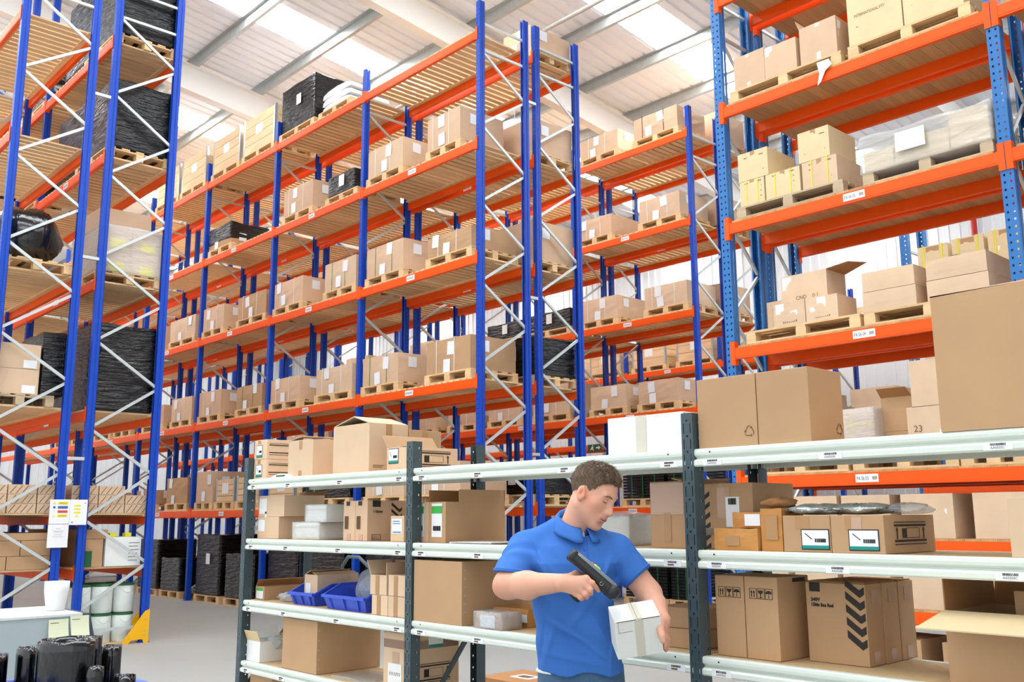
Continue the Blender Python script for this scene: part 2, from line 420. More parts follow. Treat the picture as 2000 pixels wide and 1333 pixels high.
# ------------------------------------------------------------------ pallets and strapped cartons
PM = {}
def piece(dx, dy, dz, mat, name):
    k = (round(dx,2), round(dy,2), round(dz,3), mat)
    if k not in PM:
        q = MB().box(-dx/2, dx/2, -dy/2, dy/2, 0, dz); q.mats = [mat]; PM[k] = q.mesh(name)
    return PM[k]
def pallet(xc, yc, z, L, D, label, mat='pallet', rz=0.0, group='wooden pallets'):
    p = thing('wooden_pallet', label, 'pallet', (xc, yc, z), rz, group)
    for y in (-D/2+.05, 0, D/2-.05): link('base_board', piece(L, .1, .02, mat, 'base_board'), p, (0, y, 0))
    for x in (-L/2+.06, 0, L/2-.06):
        for y in (-D/2+.05, 0, D/2-.05): link('block', piece(.12, .1, .08, mat, 'block'), p, (x, y, .02))
        link('stringer_board', piece(.11, D, .02, mat, 'stringer_board'), p, (x, 0, .1))
    n = 5
    for i in range(n): link('deck_board', piece(L, .11, .022, mat, 'deck_board'), p, (0, -D/2+.055+i*(D-.11)/(n-1), .12))
    return p
PH = 0.142
def soft_box(dx, dy, dz, bulge=0.012, n=5, seed=0, sag=0.0, slump=0.0):
    """carton with slightly bulging, uneven faces; origin bottom centre"""
    rnd = random.Random(seed); b = MB(); idx = {}
    def vert(i, j, k):
        key = (i, j, k)
        if key in idx: return idx[key]
        u, v, w = i/n, j/n, k/n
        x, y, z = (u-.5)*dx, (v-.5)*dy, w*dz
        fu, fv, fw = math.sin(math.pi*u), math.sin(math.pi*v), math.sin(math.pi*w)
        if i in (0, n): x += (1 if i else -1)*bulge*fv*fw*(0.6+rnd.random()*0.8)
        if j in (0, n): y += (1 if j else -1)*bulge*fu*fw*(0.6+rnd.random()*0.8)
        if k == n: z += -sag*fu*fv*(0.6+rnd.random()*0.8) + (rnd.random()-.5)*bulge*0.6; x += slump*(v-.5)
        idx[key] = len(b.v); b.v.append((x, y, z)); return idx[key]
    def face(q): b.f.append(tuple(q)); b.mi.append(0)
    for a in range(n):
        for c in range(n):
            face((vert(a,0,c), vert(a+1,0,c), vert(a+1,0,c+1), vert(a,0,c+1)))
            face((vert(a+1,n,c), vert(a,n,c), vert(a,n,c+1), vert(a+1,n,c+1)))
            face((vert(n,a,c), vert(n,a+1,c), vert(n,a+1,c+1), vert(n,a,c+1)))
            face((vert(0,a+1,c), vert(0,a,c), vert(0,a,c+1), vert(0,a+1,c+1)))
            face((vert(a,c,n), vert(a+1,c,n), vert(a+1,c+1,n), vert(a,c+1,n)))
            face((vert(a,c+1,0), vert(a+1,c+1,0), vert(a+1,c,0), vert(a,c,0)))
    return b
def wrap_mesh(dx, dy, dz, seed=0, amp=0.006, nz=44, ns=14, sag=0.01, slant=0.35):
    """stretch film pulled tight round a load: rounded corners, many shallow slanting wrinkles"""
    rn = random.Random(seed); b = MB(); ring = []; rc = .03
    for cx, cy, a0 in ((1,-1,-90), (1,1,0), (-1,1,90), (-1,-1,180)):
        for k in range(4):
            a = math.radians(a0+30*k); ring.append((cx*(dx/2-rc)+rc*math.cos(a), cy*(dy/2-rc)+rc*math.sin(a), math.cos(a), math.sin(a)))
        nx = {(1,-1):(1,1),(1,1):(-1,1),(-1,1):(-1,-1),(-1,-1):(1,-1)}[(cx,cy)]
        x0, y0 = ring[-1][:2]; x1, y1 = nx[0]*(dx/2-rc), nx[1]*(dy/2-rc)
        if abs(ring[-1][2]) > .7: x1 = x0
        else: y1 = y0
        for k in range(1, ns): ring.append((x0+(x1-x0)*k/ns, y0+(y1-y0)*k/ns, ring[-1][2] if k == 1 else ring[-1][2], ring[-1][3]))
    waves = [(rn.uniform(25,95), rn.uniform(-slant,slant)*25, rn.uniform(0,6.3), rn.uniform(3,9), rn.uniform(0,6.3), rn.uniform(.3,1.0)) for _ in range(9)]
    n = len(ring); vs = []; s_ = [0.0]
    for i in range(1, n): s_.append(s_[-1]+math.hypot(ring[i][0]-ring[i-1][0], ring[i][1]-ring[i-1][1]))
    tw = sum(w[5] for w in waves)
    for j in range(nz+1):
        z = dz*j/nz
        for i, (x, y, u, v) in enumerate(ring):
            h = sum(w[5]*math.sin(w[0]*z+w[1]*s_[i]+w[2])*(.55+.45*math.sin(w[3]*s_[i]+w[4])) for w in waves)/tw
            e = amp*2.2*h - (.012 if j in (0,nz) else 0)
            vs.append((x+u*e, y+v*e, z+(amp*1.2*math.sin(9*s_[i]+seed) if j == nz else 0)))
    fs = [(j*n+i, j*n+(i+1)%n, (j+1)*n+(i+1)%n, (j+1)*n+i) for j in range(nz) for i in range(n)]
    vs.append((0,0,dz-sag)); fs += [(nz*n+i, nz*n+(i+1)%n, len(vs)-1) for i in range(n)]; fs.append(tuple(range(n))[::-1])
    return b.add(vs, fs)
def decal(parent, dims, face, u, v, w, h, mat, name='label', off=0.0015, rot=0.0, t=0.0008, lab=None):
    """flat piece on a face of a box with its origin at the bottom centre; u, v centre as fractions; F = -Y, S = +X, T = top, W = -X"""
    dx, dy, dz = dims
    c, s = math.cos(rot), math.sin(rot)
    P = [(c*a-s*b_, s*a+c*b_) for a, b_ in ((-w/2,-h/2),(w/2,-h/2),(w/2,h/2),(-w/2,h/2))]
    return decal_poly(parent, dims, face, u, v, P, mat, name, off, t, lab)
def fpt(dims, face, u, v, p, o):
    dx, dy, dz = dims
    if face == 'F': return (-dx/2+u*dx+p[0], -dy/2-o, v*dz+p[1])
    if face == 'S': return (dx/2+o, -dy/2+u*dy+p[0], v*dz+p[1])
    if face == 'W': return (-dx/2-o, dy/2-u*dy-p[0], v*dz+p[1])
    return (-dx/2+u*dx+p[0], -dy/2+v*dy+p[1], dz+o)
FN = {'F': (0,-1,0), 'S': (1,0,0), 'W': (-1,0,0), 'T': (0,0,1)}
def decal_poly(parent, dims, face, u, v, P, mat, name='print', off=0.0015, t=0.0008, lab=None):
    pts = [fpt(dims, face, u, v, p, off-t) for p in P]
    o = MB().sheet(pts, t, FN[face]).build(name, mat, parent)
    if lab: o['label'] = lab
    return o
def decal_multi(parent, dims, face, u, v, polys, mat, name='print', off=0.0015, t=0.0008):
    b = MB()
    for P in polys: b.sheet([fpt(dims, face, u, v, p, off-t) for p in P], t, FN[face])
    return b.build(name, mat, parent)
def R4(x, y, w, h): return [(x,y),(x+w,y),(x+w,y+h),(x,y+h)]
def strap(parent, dims, u, mat, wd=0.012, off=0.008):
    dx, dy, dz = dims; x = -dx/2+u*dx
    b = MB(); o = off
    b.box(x-wd/2, x+wd/2, -dy/2-o-.002, -dy/2-o+.001, 0, dz+o); b.box(x-wd/2, x+wd/2, -dy/2-o, dy/2+o, dz+o-.001, dz+o+.002)
    b.box(x-wd/2, x+wd/2, dy/2+o-.001, dy/2+o+.002, 0, dz+o)
    return b.build('strap', mat, parent)
def load_box(x0, x1, y0, dy, z0, z1, label, mat='card_a', straps='white', nlab=2, seed=0, slump=0.0, sag=0.01, bulge=0.014, group='strapped cartons on pallets', soft=True):
    dx, dz = x1-x0, z1-z0
    b = soft_box(dx, dy, dz, bulge, 5, seed, sag, slump)
    o = b.build('carton', mat, None, ((x0+x1)/2, y0+dy/2, z0), smooth=False)
    tag(o, label, 'carton', group); dims = (dx, dy, dz); rnd = random.Random(seed+99)
    if straps:
        for u in (0.22, 0.68): strap(o, dims, u+rnd.uniform(-.04,.04), 'strap_'+straps, off=bulge*0.9)
    for k in range(nlab):
        u, v = (rnd.uniform(.35,.5), rnd.uniform(.12,.25)) if k == 0 else (rnd.uniform(.15,.85), rnd.uniform(.68,.8))
        decal(o, dims, 'F' if k != 2 else 'S', u, v, .15, .19, 'paper', 'label', off=bulge*1.35, t=.002, rot=rnd.uniform(-.1,.1))
    if nlab and rnd.random() < .7: decal(o, dims, 'S', .3, .7, .16, .16, 'paper', 'label', off=bulge*1.35, t=.002)
    return o
# ------------------------------------------------------------------ loads on the racks
LEVN = {0: 'lowest', 1: 'second', 2: 'third', 3: 'fourth', 4: 'top'}
def wrapped(x0, x1, y0, y1, z0, z1, label, seed=0, bulge=0.03, mat='black_wrap', lab=True, sag=0.02, n=7, group='black wrapped pallet loads', face='F'):
    dx, dy, dz = x1-x0, y1-y0, z1-z0
    o = wrap_mesh(dx, dy, dz, seed, .008, sag=sag).build('wrapped_load', mat, None, ((x0+x1)/2, (y0+y1)/2, z0), smooth=True)
    tag(o, label, 'pallet load', group)
    if lab: decal(o, (dx,dy,dz), face, .55, .6, .16, .2, 'paper', 'label', off=.02, t=.003)
    return o
def crate(x0, x1, y0, dy, z0, z1, label, rows=4):
    dx, dz = x1-x0, z1-z0
    r = thing('wooden_crate', label, 'crate', ((x0+x1)/2, y0+dy/2, z0), 0, 'timber crates with metal corner posts')
    ph = dz/rows
    for k in range(rows):
        for nm, (a, b, c, d) in (('plank', (-dx/2+.03, dx/2-.03, -dy/2, -dy/2+.02)), ('plank', (-dx/2+.03, dx/2-.03, dy/2-.02, dy/2)), ('plank', (-dx/2, -dx/2+.02, -dy/2+.03, dy/2-.03)), ('plank', (dx/2-.02, dx/2, -dy/2+.03, dy/2-.03))):
            box(nm, 'crate', a, b, c, d, k*ph+.004, (k+1)*ph-.004, r)
    for sx in (-1, 1):
        for sy in (-1, 1):
            m = MB(); X, Y = sx*dx/2, sy*dy/2
            m.box(min(X-sx*.05,X+sx*.004), max(X-sx*.05,X+sx*.004), min(Y,Y+sy*.004), max(Y,Y+sy*.004), 0, dz+.03)
            m.box(min(X,X+sx*.004), max(X,X+sx*.004), min(Y-sy*.05,Y+sy*.004), max(Y-sy*.05,Y+sy*.004), 0, dz+.03)
            m.build('corner_post', 'galv', r)
    box('lid_sheet', 'paper', -dx/2+.03, dx/2-.03, -dy/2+.03, dy/2-.03, dz-.01, dz, r)
    decal(r, (dx,dy,dz), 'F', .5, .6, .26, .2, 'paper', 'label', off=.003, t=.002)
    return r
BAYN = ['first', 'second', 'third', 'fourth', 'fifth', 'sixth', 'seventh']
def where(rk, lev, x, xend, W=2.952):
    b = int((xend-x)/W); fr = (xend-x)/W-b; side = 'right' if fr < .36 else ('centre' if fr < .66 else 'left')
    return '%s bay from the end, %s place, %s level, %s' % (BAYN[min(b,6)], side, LEVN[lev], rk)
def on_pallet(rk, xend, yf, lev, zl, x0, x1, ztop, seed, kind='carton', straps='white', mat='card_a', nlab=2, dy=.86, **kw):
    wh = where(rk, lev, (x0+x1)/2, xend); z = zl+.022
    pallet((x0+x1)/2, yf+.05+dy/2, z, x1-x0+.06, dy+.04, 'wooden pallet, '+wh, 'pallet')
    z += PH+.003
    if kind == 'carton': return load_box(x0, x1, yf+.05, dy, z, ztop, 'strapped carton, '+wh if straps else 'plain carton, '+wh, mat, straps, nlab, seed, **kw)
    if kind == 'black': return wrapped(x0, x1, yf+.05, yf+.05+dy, z, ztop, 'black wrapped load, '+wh, seed, **kw)
    if kind == 'crate': return crate(x0, x1, yf+.05, dy, z, ztop, 'timber crate, '+wh)
MID, YM, XM = 'middle rack', 8.44, -9.87
T = [ # level, x0, x1, ztop, kind, straps
 (3,-11.11,-10.33,7.58,'carton','white'), (3,-12.71,-11.75,7.54,'carton','white'), (3,-15.48,-14.46,7.57,'carton','white'),
 (2,-11.08,-10.07,5.68,'carton','white'), (2,-12.69,-11.70,5.86,'carton','green'), (2,-13.96,-13.01,5.86,'carton','green'), (2,-15.70,-14.70,5.83,'carton','white'),
 (2,-17.14,-16.02,5.82,'carton','white'), (2,-18.66,-17.74,5.84,'carton','white'), (2,-20.30,-19.05,5.83,'carton','white'), (2,-21.6,-20.6,5.8,'carton','white'),
 (1,-11.08,-10.09,4.10,'carton','white'), (1,-12.74,-11.79,4.07,'carton','green'), (1,-14.14,-13.05,4.05,'carton','white'), (1,-15.70,-14.68,4.04,'carton','white'),
 (1,-17.02,-16.03,4.05,'carton','green'), (1,-18.66,-17.69,4.10,'carton','white'), (1,-19.99,-19.0,4.09,'carton','white'), (1,-21.5,-20.4,4.03,'carton','white'),
 (1,-23.2,-22.2,4.05,'carton','white'), (1,-24.5,-23.45,4.08,'carton','white'), (1,-26.1,-25.1,4.05,'carton','white'), (1,-27.4,-26.4,4.05,'carton','white'),
 (0,-20.0,-19.0,2.42,'carton',None), (0,-18.58,-17.86,2.50,'carton',None), (0,-17.7,-16.95,2.32,'crate',None), (0,-16.85,-15.98,2.34,'crate',None), (0,-15.65,-14.75,2.3,'crate',None),
 (0,-14.1,-13.05,2.32,'black',None), (0,-12.6,-11.6,2.4,'carton','white'), (0,-11.3,-10.3,2.35,'carton','white'), (0,-21.6,-20.6,2.2,'carton',None), (0,-24.2,-23.1,2.2,'carton',None),
 (4,-15.71,-14.5,9.64,'black',None), (4,-17.22,-15.96,9.50,'crate',None), (4,-18.60,-17.38,9.50,'crate',None), (4,-20.15,-18.92,9.50,'crate',None), (4,-21.5,-20.3,9.50,'crate',None)]
for i, (lv, a, b_, zt, kd, st) in enumerate(T):
    on_pallet(MID, XM, YM, lv, LC[lv], a, b_, zt, i+1, kd, st, mat=('card_a','card_c','card_a','card_b')[i%4], slump=(.04 if i%5 == 2 else 0)) if kd == 'carton' else on_pallet(MID, XM, YM, lv, LC[lv], a, b_, zt, i+1, kd)
# low black load with a carton behind it, black topped carton, white sacks on a pallet
pallet(-13.55, 8.95, LC[3]+.022, 1.0, .9, 'wooden pallet under the low black load, second bay, fourth level, middle rack')
wrapped(-13.97, -13.14, 8.5, 9.0, LC[3]+.164, 7.42, 'low black wrapped load beside a strapped carton, fourth level, middle rack', 61)
load_box(-13.97, -13.2, 9.02, .36, LC[3]+.164, 7.62, 'plain carton behind the low black load on the middle rack', 'card_c', None, 0, 62)
pallet(-18.05, 8.92, LC[3]+.022, 1.05, .9, 'wooden pallet under the black topped carton on the middle rack')
ob = load_box(-18.56, -17.62, 8.5, .84, LC[3]+.164, 7.3, 'carton half covered by black film on the middle rack', 'card_b', None, 1, 63)
q = wrap_mesh(.98, .88, .34, 64, .01, 16, sag=.05); q.build('film_cover', 'black_wrap', ob, (0, 0, .12), smooth=True)
pallet(-13.83, 8.94, LC[4]+.022, 1.05, .9, 'wooden pallet under white sacks, second bay, top level, middle rack')
for k in range(3):
    q = MB(); pts = [(-.46,0),( -.44,.07),(-.3,.11),(0,.13),(.3,.11),(.44,.07),(.46,0)]
    q.prism(pts, 'y', -.4, .4)
    tag(q.build('white_sack', 'paper', None, (-13.83, 8.94, LC[4]+.164+.128*k)), '%s white sack on the pallet on the top level of the middle rack' % ('bottom','middle','topmost')[k], 'sack', 'white sacks')
# rear row of the middle rack
for i, (lv, a, b_, zt, kd) in enumerate([(4,-10.6,-9.97,9.14,'carton'), (3,-11.0,-9.96,7.6,'carton'), (2,-11.0,-9.97,5.98,'carton'), (1,-11.0,-9.95,4.2,'black'),
        (3,-12.6,-11.5,7.4,'carton'), (1,-12.6,-11.5,4.1,'carton'), (1,-14.1,-13.1,4.0,'carton'), (1,-15.6,-14.6,4.05,'carton'), (2,-15.5,-14.5,5.7,'carton'), (0,-11.0,-10.0,2.3,'black'), (0,-14.0,-13.0,2.3,'carton'),(0,-17.0,-16.0,2.3,'carton'),(1,-18.3,-17.2,4.0,'carton')]):
    on_pallet('middle rear rack', XM, 9.557, lv, LC[lv], a, b_, zt, 100+i, kd, None if i in (0,1,2) else 'white', 'card_a', 1 if i else 2)
# rack across the aisle
for i, (lv, a, b_, zt, kd) in enumerate([(4,-11.39,-10.34,9.18,'carton'), (4,-12.82,-11.81,9.16,'carton'), (3,-11.32,-10.36,7.5,'carton'), (3,-12.92,-12.04,7.46,'carton'),
        (2,-11.25,-10.27,5.78,'carton'), (2,-12.88,-11.95,5.8,'carton'), (1,-11.47,-10.56,4.03,'carton'), (1,-12.68,-11.77,4.05,'carton'),
        (2,-15.75,-14.66,5.72,'black'), (2,-14.5,-13.2,5.75,'black'), (1,-14.3,-13.25,4.25,'carton'), (1,-15.7,-14.7,4.1,'carton'), (1,-17.1,-16.1,4.0,'carton'), (1,-18.6,-17.6,4.0,'carton'),
        (1,-20.1,-19.1,4.0,'carton'), (1,-21.6,-20.6,4.0,'carton'), (2,-18.6,-17.6,5.7,'carton'), (2,-21.4,-20.4,5.7,'carton'), (1,-23.2,-22.2,4.0,'carton'), (1,-24.6,-23.6,4.0,'carton')]):
    on_pallet('aisle rack', -10.09, 13.69, lv, LC[lv], a, b_, zt, 200+i, kd, ('black' if i == 0 else 'white') if i not in (6,7) else None, 'card_c' if i % 3 else 'card_a', 2)
for i, (lv, a, b_, zt) in enumerate([(4,-11.3,-10.2,9.32), (3,-11.3,-10.2,7.6), (2,-11.2,-10.25,5.9), (1,-11.2,-10.2,4.1), (2,-13.0,-12.0,5.8)]):
    on_pallet('aisle rear rack', -10.09, 14.79, lv, LC[lv], a, b_, zt, 300+i, 'carton', 'white', 'card_a', 1)
# black ribbed stacks strapped in green, standing across the aisle
def ribbed_stack(x0, x1, y0, y1, z0, z1, label):
    r = thing('ribbed_tray_stack', label, 'tray stack', ((x0+x1)/2, (y0+y1)/2, z0), 0, 'black tray stacks strapped in green')
    n = int((z1-z0)/.055); dx, dy = x1-x0, y1-y0
    for c in range(2):
        xa = -dx/2 + c*dx/2
        for k in range(n):
            box('tray', 'black_plastic', xa+.01, xa+dx/2-.03, -dy/2, dy/2, k*.055, k*.055+.042, r)
    for u in (-.28, -.02, .26):
        m = MB(); x = u*dx
        m.box(x-.012, x+.012, -dy/2-.006, -dy/2-.002, 0, z1-z0); m.box(x-.012, x+.012, -dy/2-.006, dy/2, z1-z0, z1-z0+.004); m.build('strap', 'drum_green', r)
    return r
for i, (a, b_, z0, zt) in enumerate([(-15.3,-14.3,1.756,2.42), (-14.1,-13.3,1.756,2.42), (-11.95,-10.95,1.756,2.45), (-10.9,-10.2,1.756,2.42), (-11.95,-10.95,0,.72), (-10.9,-10.2,0,.7), (-14.2,-13.2,0,.75)]):
    nm = ('leftmost','second from left','third from left','rightmost','middle','right','left')[i] + (' on the lowest beam' if i < 4 else ' on the floor')
    pallet((a+b_)/2, 14.2, z0, b_-a+.02, .92, 'pallet under black tray stack, %s, aisle rack' % nm)
    ribbed_stack(a, b_, 13.78, 14.6, z0+PH, zt, 'black green-strapped tray stack, %s, aisle rack' % nm)
# far rack
for i, x in enumerate((-15.55, -14.1, -12.6, -11.15, -9.65, -8.2, -18.5, -17.05)):
    pallet(x, 19.5, 5.222, 1.15, .9, 'wooden pallet under the far rack crate, number %s from the right' % ('sixth','fifth','fourth','third','second','first','eighth','seventh')[i])
    crate(x-.55, x+.55, 19.07, .86, 5.222+PH, 5.95, 'timber crate on the far rack, %s crate counted from the right' % ('sixth','fifth','fourth','third','second','first','eighth','seventh')[i], 3)
for i, x in enumerate((-15.5, -14.1, -12.55, -11.15, -9.6, -8.2)):
    load_box(x-.5, x+.5, 19.07, .86, 3.475, 4.2, 'plain carton on the second level of the far rack, %s from the right' % ('sixth','fifth','fourth','third','second','first')[i], 'card_c', None, 1, 400+i)
# floor loads under the middle rack
for i, (a, b_, zt) in enumerate([(-18.45,-17.45,1.28), (-17.2,-16.1,.95), (-15.6,-14.6,1.2), (-14.2,-13.2,1.1), (-12.6,-11.5,1.2), (-21.3,-20.3,1.15), (-20.1,-19.2,.8)]):
    nm = ('tall','low','third','fourth','fifth','sixth','short')[i]
    pallet((a+b_)/2, 8.95, 0, b_-a+.08, .9, 'floor pallet under the %s black load beneath the middle rack' % nm)
    wrapped(a, b_, 8.5, 9.36, PH, zt, '%s black wrapped load on the floor beneath the middle rack' % nm, 500+i, lab=(i == 0))
# ---- left rack
XL = -12.93
def yn(rk, lev): return rk
wrapped(-15.2, XL-.03, 4.42, 5.28, LL[5]+.164, 9.6, 'black wrapped load highest up in the left rack', 601, lab=False)
pallet(-13.62, 4.85, LL[5]+.022, 1.3, .9, 'wooden pallet under the highest black load in the left rack')
wrapped(-15.2, XL-.03, 4.40, 5.27, LL[4]+.164, 7.66, 'black wrapped load, fifth level of the left rack, below the highest one', 602, lab=False)
pallet(-13.62, 4.84, LL[4]+.022, 1.3, .9, 'wooden pallet under the black load on the fifth level of the left rack')
wrapped(-15.0, XL-.03, 4.38, 5.24, LL[2]+.024, 4.17, 'big black wrapped load at the end of the left rack, above the timber packs', 603, lab=False)
for i, (a, z) in enumerate([(-17.3, LL[4]), (-17.3, LL[5]), (-15.7+.0-1.6, LL[2]), (-20.3, LL[4])]):
    wrapped(a, a+1.2, 4.42, 5.25, z+.164, z+1.1, 'black load inside left rack, %s' % ('fifth level, second bay', 'sixth level, second bay', 'third level, second bay', 'fifth level, third bay')[i], 610+i, lab=False)
    pallet(a+.6, 4.84, z+.022, 1.25, .9, 'wooden pallet deeper inside the left rack, %s' % ('fifth level, second bay', 'sixth level, second bay', 'third level, second bay', 'fifth level, third bay')[i])
pallet(-13.6, 4.82, LL[3]+.022, 1.25, .88, 'wooden pallet under the cartons with yellow labels in the left rack')
n = 0
for lay in range(2):
    for (ya, yb) in ((4.40, 4.81), (4.82, 5.22)):
        nm = ('lower left','lower right','upper left','upper right')[n]; n += 1
        o = load_box(-14.1, XL-.05, ya, yb-ya, LL[3]+.164+lay*.31, LL[3]+.164+(lay+1)*.31-.004, '%s carton under clear film with yellow label in the left rack' % nm, 'card_c', None, 0, 620+n, bulge=.003, sag=0, group='cartons with yellow labels')
        dm = (XL-.05+14.1, yb-ya, .306)
        decal(o, dm, 'S', .55, .3 if lay else .25, .2, .13, 'yellow', 'label', off=.006, t=.002)
q = wrap_mesh(1.2, .86, .66, 66, .004, 24).build('film_wrap', 'clear_wrap', None, (-13.54, 4.81, LL[3]+.16), smooth=True)
tag(q, 'clear film wrapped around the cartons with yellow labels', 'film')
load_box(-14.2, -13.2, 4.45, .7, LL[3]+.164+.67, LL[3]+.164+.95, 'long flat carton lying on top of the film wrapped cartons, left rack', 'card_a', None, 0, 631, bulge=.004)
# first row: bag heap, cartons, black load
pallet(-13.5, 3.62, LL[3]+.022, 1.1, .85, 'wooden pallet under the black bag heap in the left rack')
def blob(cx, cy, z0, rx, ry, rz_, mat, name, seed, rough=.12, n=18, m=10):
    rnd = random.Random(seed); b = MB(); ph = [rnd.uniform(0,6.28) for _ in range(8)]
    vs = []
    for i in range(m+1):
        t = math.pi*i/m*.96+.06
        for k in range(n):
            a = 2*math.pi*k/n
            s = 1+rough*(math.sin(5*a+ph[0]+3*t)*.5+math.sin(3*a+ph[1])*.3+math.sin(9*a+ph[2]+5*t)*.3)
            r = math.sin(t)**.6
            vs.append((cx+rx*r*math.cos(a)*s, cy+ry*r*math.sin(a)*s, z0+rz_*(.5-.5*math.cos(math.pi-t))*(1+rough*.4*math.sin(4*a+ph[3]))))
    fs = [(i*n+k, (i+1)*n+k, (i+1)*n+(k+1)%n, i*n+(k+1)%n) for i in range(m) for k in range(n)]
    fs += [tuple(range(n)), tuple(m*n+k for k in range(n))[::-1]]
    return b.add(vs, fs).build(name, mat, None, (0,0,0), smooth=True)
tag(blob(-13.45, 3.55, LL[3]+.16, .52, .44, .74, 'black_bag', 'black_bag_heap', 71), 'heap of shiny black plastic bags on a pallet in the left rack', 'bag heap')
pallet(-13.5, 3.55, LL[2]+.022, 1.1, .8, 'dark wooden pallet under the two labelled cartons in the left rack', 'pallet_grey')
for k in range(2):
    o = load_box(-14.0, XL-.06, 3.18, .58, LL[2]+.164+k*.32, LL[2]+.164+(k+1)*.32-.004, '%s labelled carton beside a black load in the left rack' % ('lower','upper')[k], 'card_c', None, 0, 640+k, bulge=.003, sag=0)
    decal(o, (XL-.06+14.0, .58, .316), 'S', .8, .2, .16, .1, 'paper', 'label', off=.006, t=.002)
wrapped(-14.0, XL-.1, 3.79, 4.08, LL[2]+.164, 3.98, 'narrow black wrapped load behind the labelled cartons in the left rack', 645, lab=False, bulge=.015)
# long packs with diagonal end marks
n = 0
for lay in range(3):
    for j in range(6):
        ya = 3.17 + j*.345 + (0.0 if j < 3 else .06)
        if lay == 2 and j == 5: continue
        z = LL[1]+.024+lay*.118; n += 1
        o = box('long_pack', 'card_c', -1.2, 1.2, -.165, .165, 0, .114, None, (XL-1.25, ya+.165, z))
        tag(o, 'long cardboard pack in the left rack, %s layer, %s from the left' % (('bottom','middle','top')[lay], BAYN[j]), 'pack', 'long packs with diagonal marks')
        P = [[(a,-.05),(a+.012,-.05),(a+.082,.045),(a+.07,.045)] for a in (-.15,-.08,-.01,.06)]
        decal_multi(o, (2.4,.33,.114), 'S', .5, .5, P, 'ink_soft', 'diagonal_mark')
for i, (ya, yb, z0, z1) in enumerate([(3.17,3.55,.98,1.14),(3.56,4.1,.98,1.14),(3.17,3.7,1.145,1.33),(3.71,4.1,1.145,1.33),(3.17,4.05,1.335,1.42),(4.42,4.7,.98,1.33),(4.42,4.75,1.335,1.45)]):
    o = box('flat_pack', 'card_b', -1.1, 1.1, -(yb-ya)/2, (yb-ya)/2, 0, z1-z0, None, (XL-1.14, (ya+yb)/2, z0))
    tag(o, 'long flat cardboard pack below the marked packs, left rack, %s' % ('bottom left','bottom right','middle left','middle right','top left','behind green board','top right')[i], 'pack', 'flat packs low in the left rack')
tag(box('green_board', 'drum_green', -.016, 0, -.02, .1, 0, .2, None, (XL-.02, 4.46, .982)), 'small green board standing on the low deck of the left rack', 'board')
o = box('white_box', 'white_card', -.55, 0, -.23, .23, 0, .37, None, (XL-.03, 4.96, .982))
tag(o, 'white carton with printed lines on the low deck of the left rack', 'carton')
decal_multi(o, (0,.46,.37), 'S', .8, .5, [R4(-.07, -.12+i*.045, .12+.02*(i%2), .008) for i in range(6)], 'ink_soft', 'print', off=.002)
for s in (-1, 1): tag(box('yellow_roll', 'yellow', -.05, .05, -.04, .04, 0, .05, None, (XL-.2, 4.96+s*.1, 1.354)), 'small yellow roll, %s of two on the white carton in the left rack' % ('left' if s < 0 else 'right'), 'roll', 'yellow rolls')
# white drums with green rims
dr = MB(); dr.lathe([(.13,0),(.138,.01),(.138,.34),(.13,.35)], 20); dm = dr.mats
def drum(x, y, z, label):
    r = thing('white_drum', label, 'drum', (x,y,z), 0, 'white drums with green rims')
    link('drum_body', DB, r); link('drum_rim', DR, r, (0,0,.335)); link('bail_handle', DH, r)
    return r
q = MB(); q.lathe([(.13,0),(.136,.01),(.136,.335),(.13,.34)], 20); q.mats = ['drum_white']; DB = q.mesh('drum_body', True)
q = MB(); q.lathe([(.136,0),(.141,.005),(.141,.022),(.12,.03)], 20); q.mats = ['drum_green']; DR = q.mesh('drum_rim', True)
q = MB(); q.tube([(.137,-.08,.30),(.142,-.04,.26),(.143,0,.245),(.142,.04,.26),(.137,.08,.30)], .0022, 5); q.mats = ['galv']; DH = q.mesh('bail_handle', True)
for ix in range(2):
    for iy in range(3):
        for iz in range(2):
            drum(XL-.17-ix*.3, 4.49+iy*.28, .02+PH*.0+iz*.372, 'white drum with green rim, %s, %s layer, %s row, left rack' % (('left','middle','right')[iy], ('bottom','top')[iz], ('front','back')[ix]))
tag(box('drum_board', 'pallet', -.65, 0, 4.36, 5.24, 0, .018, None, (XL, 0, .001)), 'thin wooden board under the white drums', 'board')
# rack foot guard
g = thing('foot_guard', 'yellow steel guard bolted around the foot of the left rack', 'guard', (-12.89, 5.28, 0))
prof = [(-.04,.04),(-.1,0),(-.34,0),(-.26,.06),(-.06,.4),(.03,.42),(.03,0),(0,0),(-.02,.05)]
prof = [(.03,0),(.03,.42),(-.03,.40),(-.29,.05),(-.31,0),(-.23,0),(-.2,.045),(-.05,.045),(-.03,0)]
for x0, x1 in ((.055,.063), (-.14,-.132)): MB().prism(prof, 'x', x0, x1).build('side_plate', 'guard_yellow', g)
MB().box(-.132,.055,.022,.03,.06,.42).build('front_plate', 'guard_yellow', g)
for y, z in ((-.02,.3),(-.03,.16),(-.03,.1)): MB().tube([(.063,y,z),(.07,y,z)], .01, 8).build('bolt', 'galv', g)
g2 = copy_tree(g); g2.location = (-10.05, 14.6, 0); g2['label'] = 'yellow steel guard at the foot of the rack across the aisle'
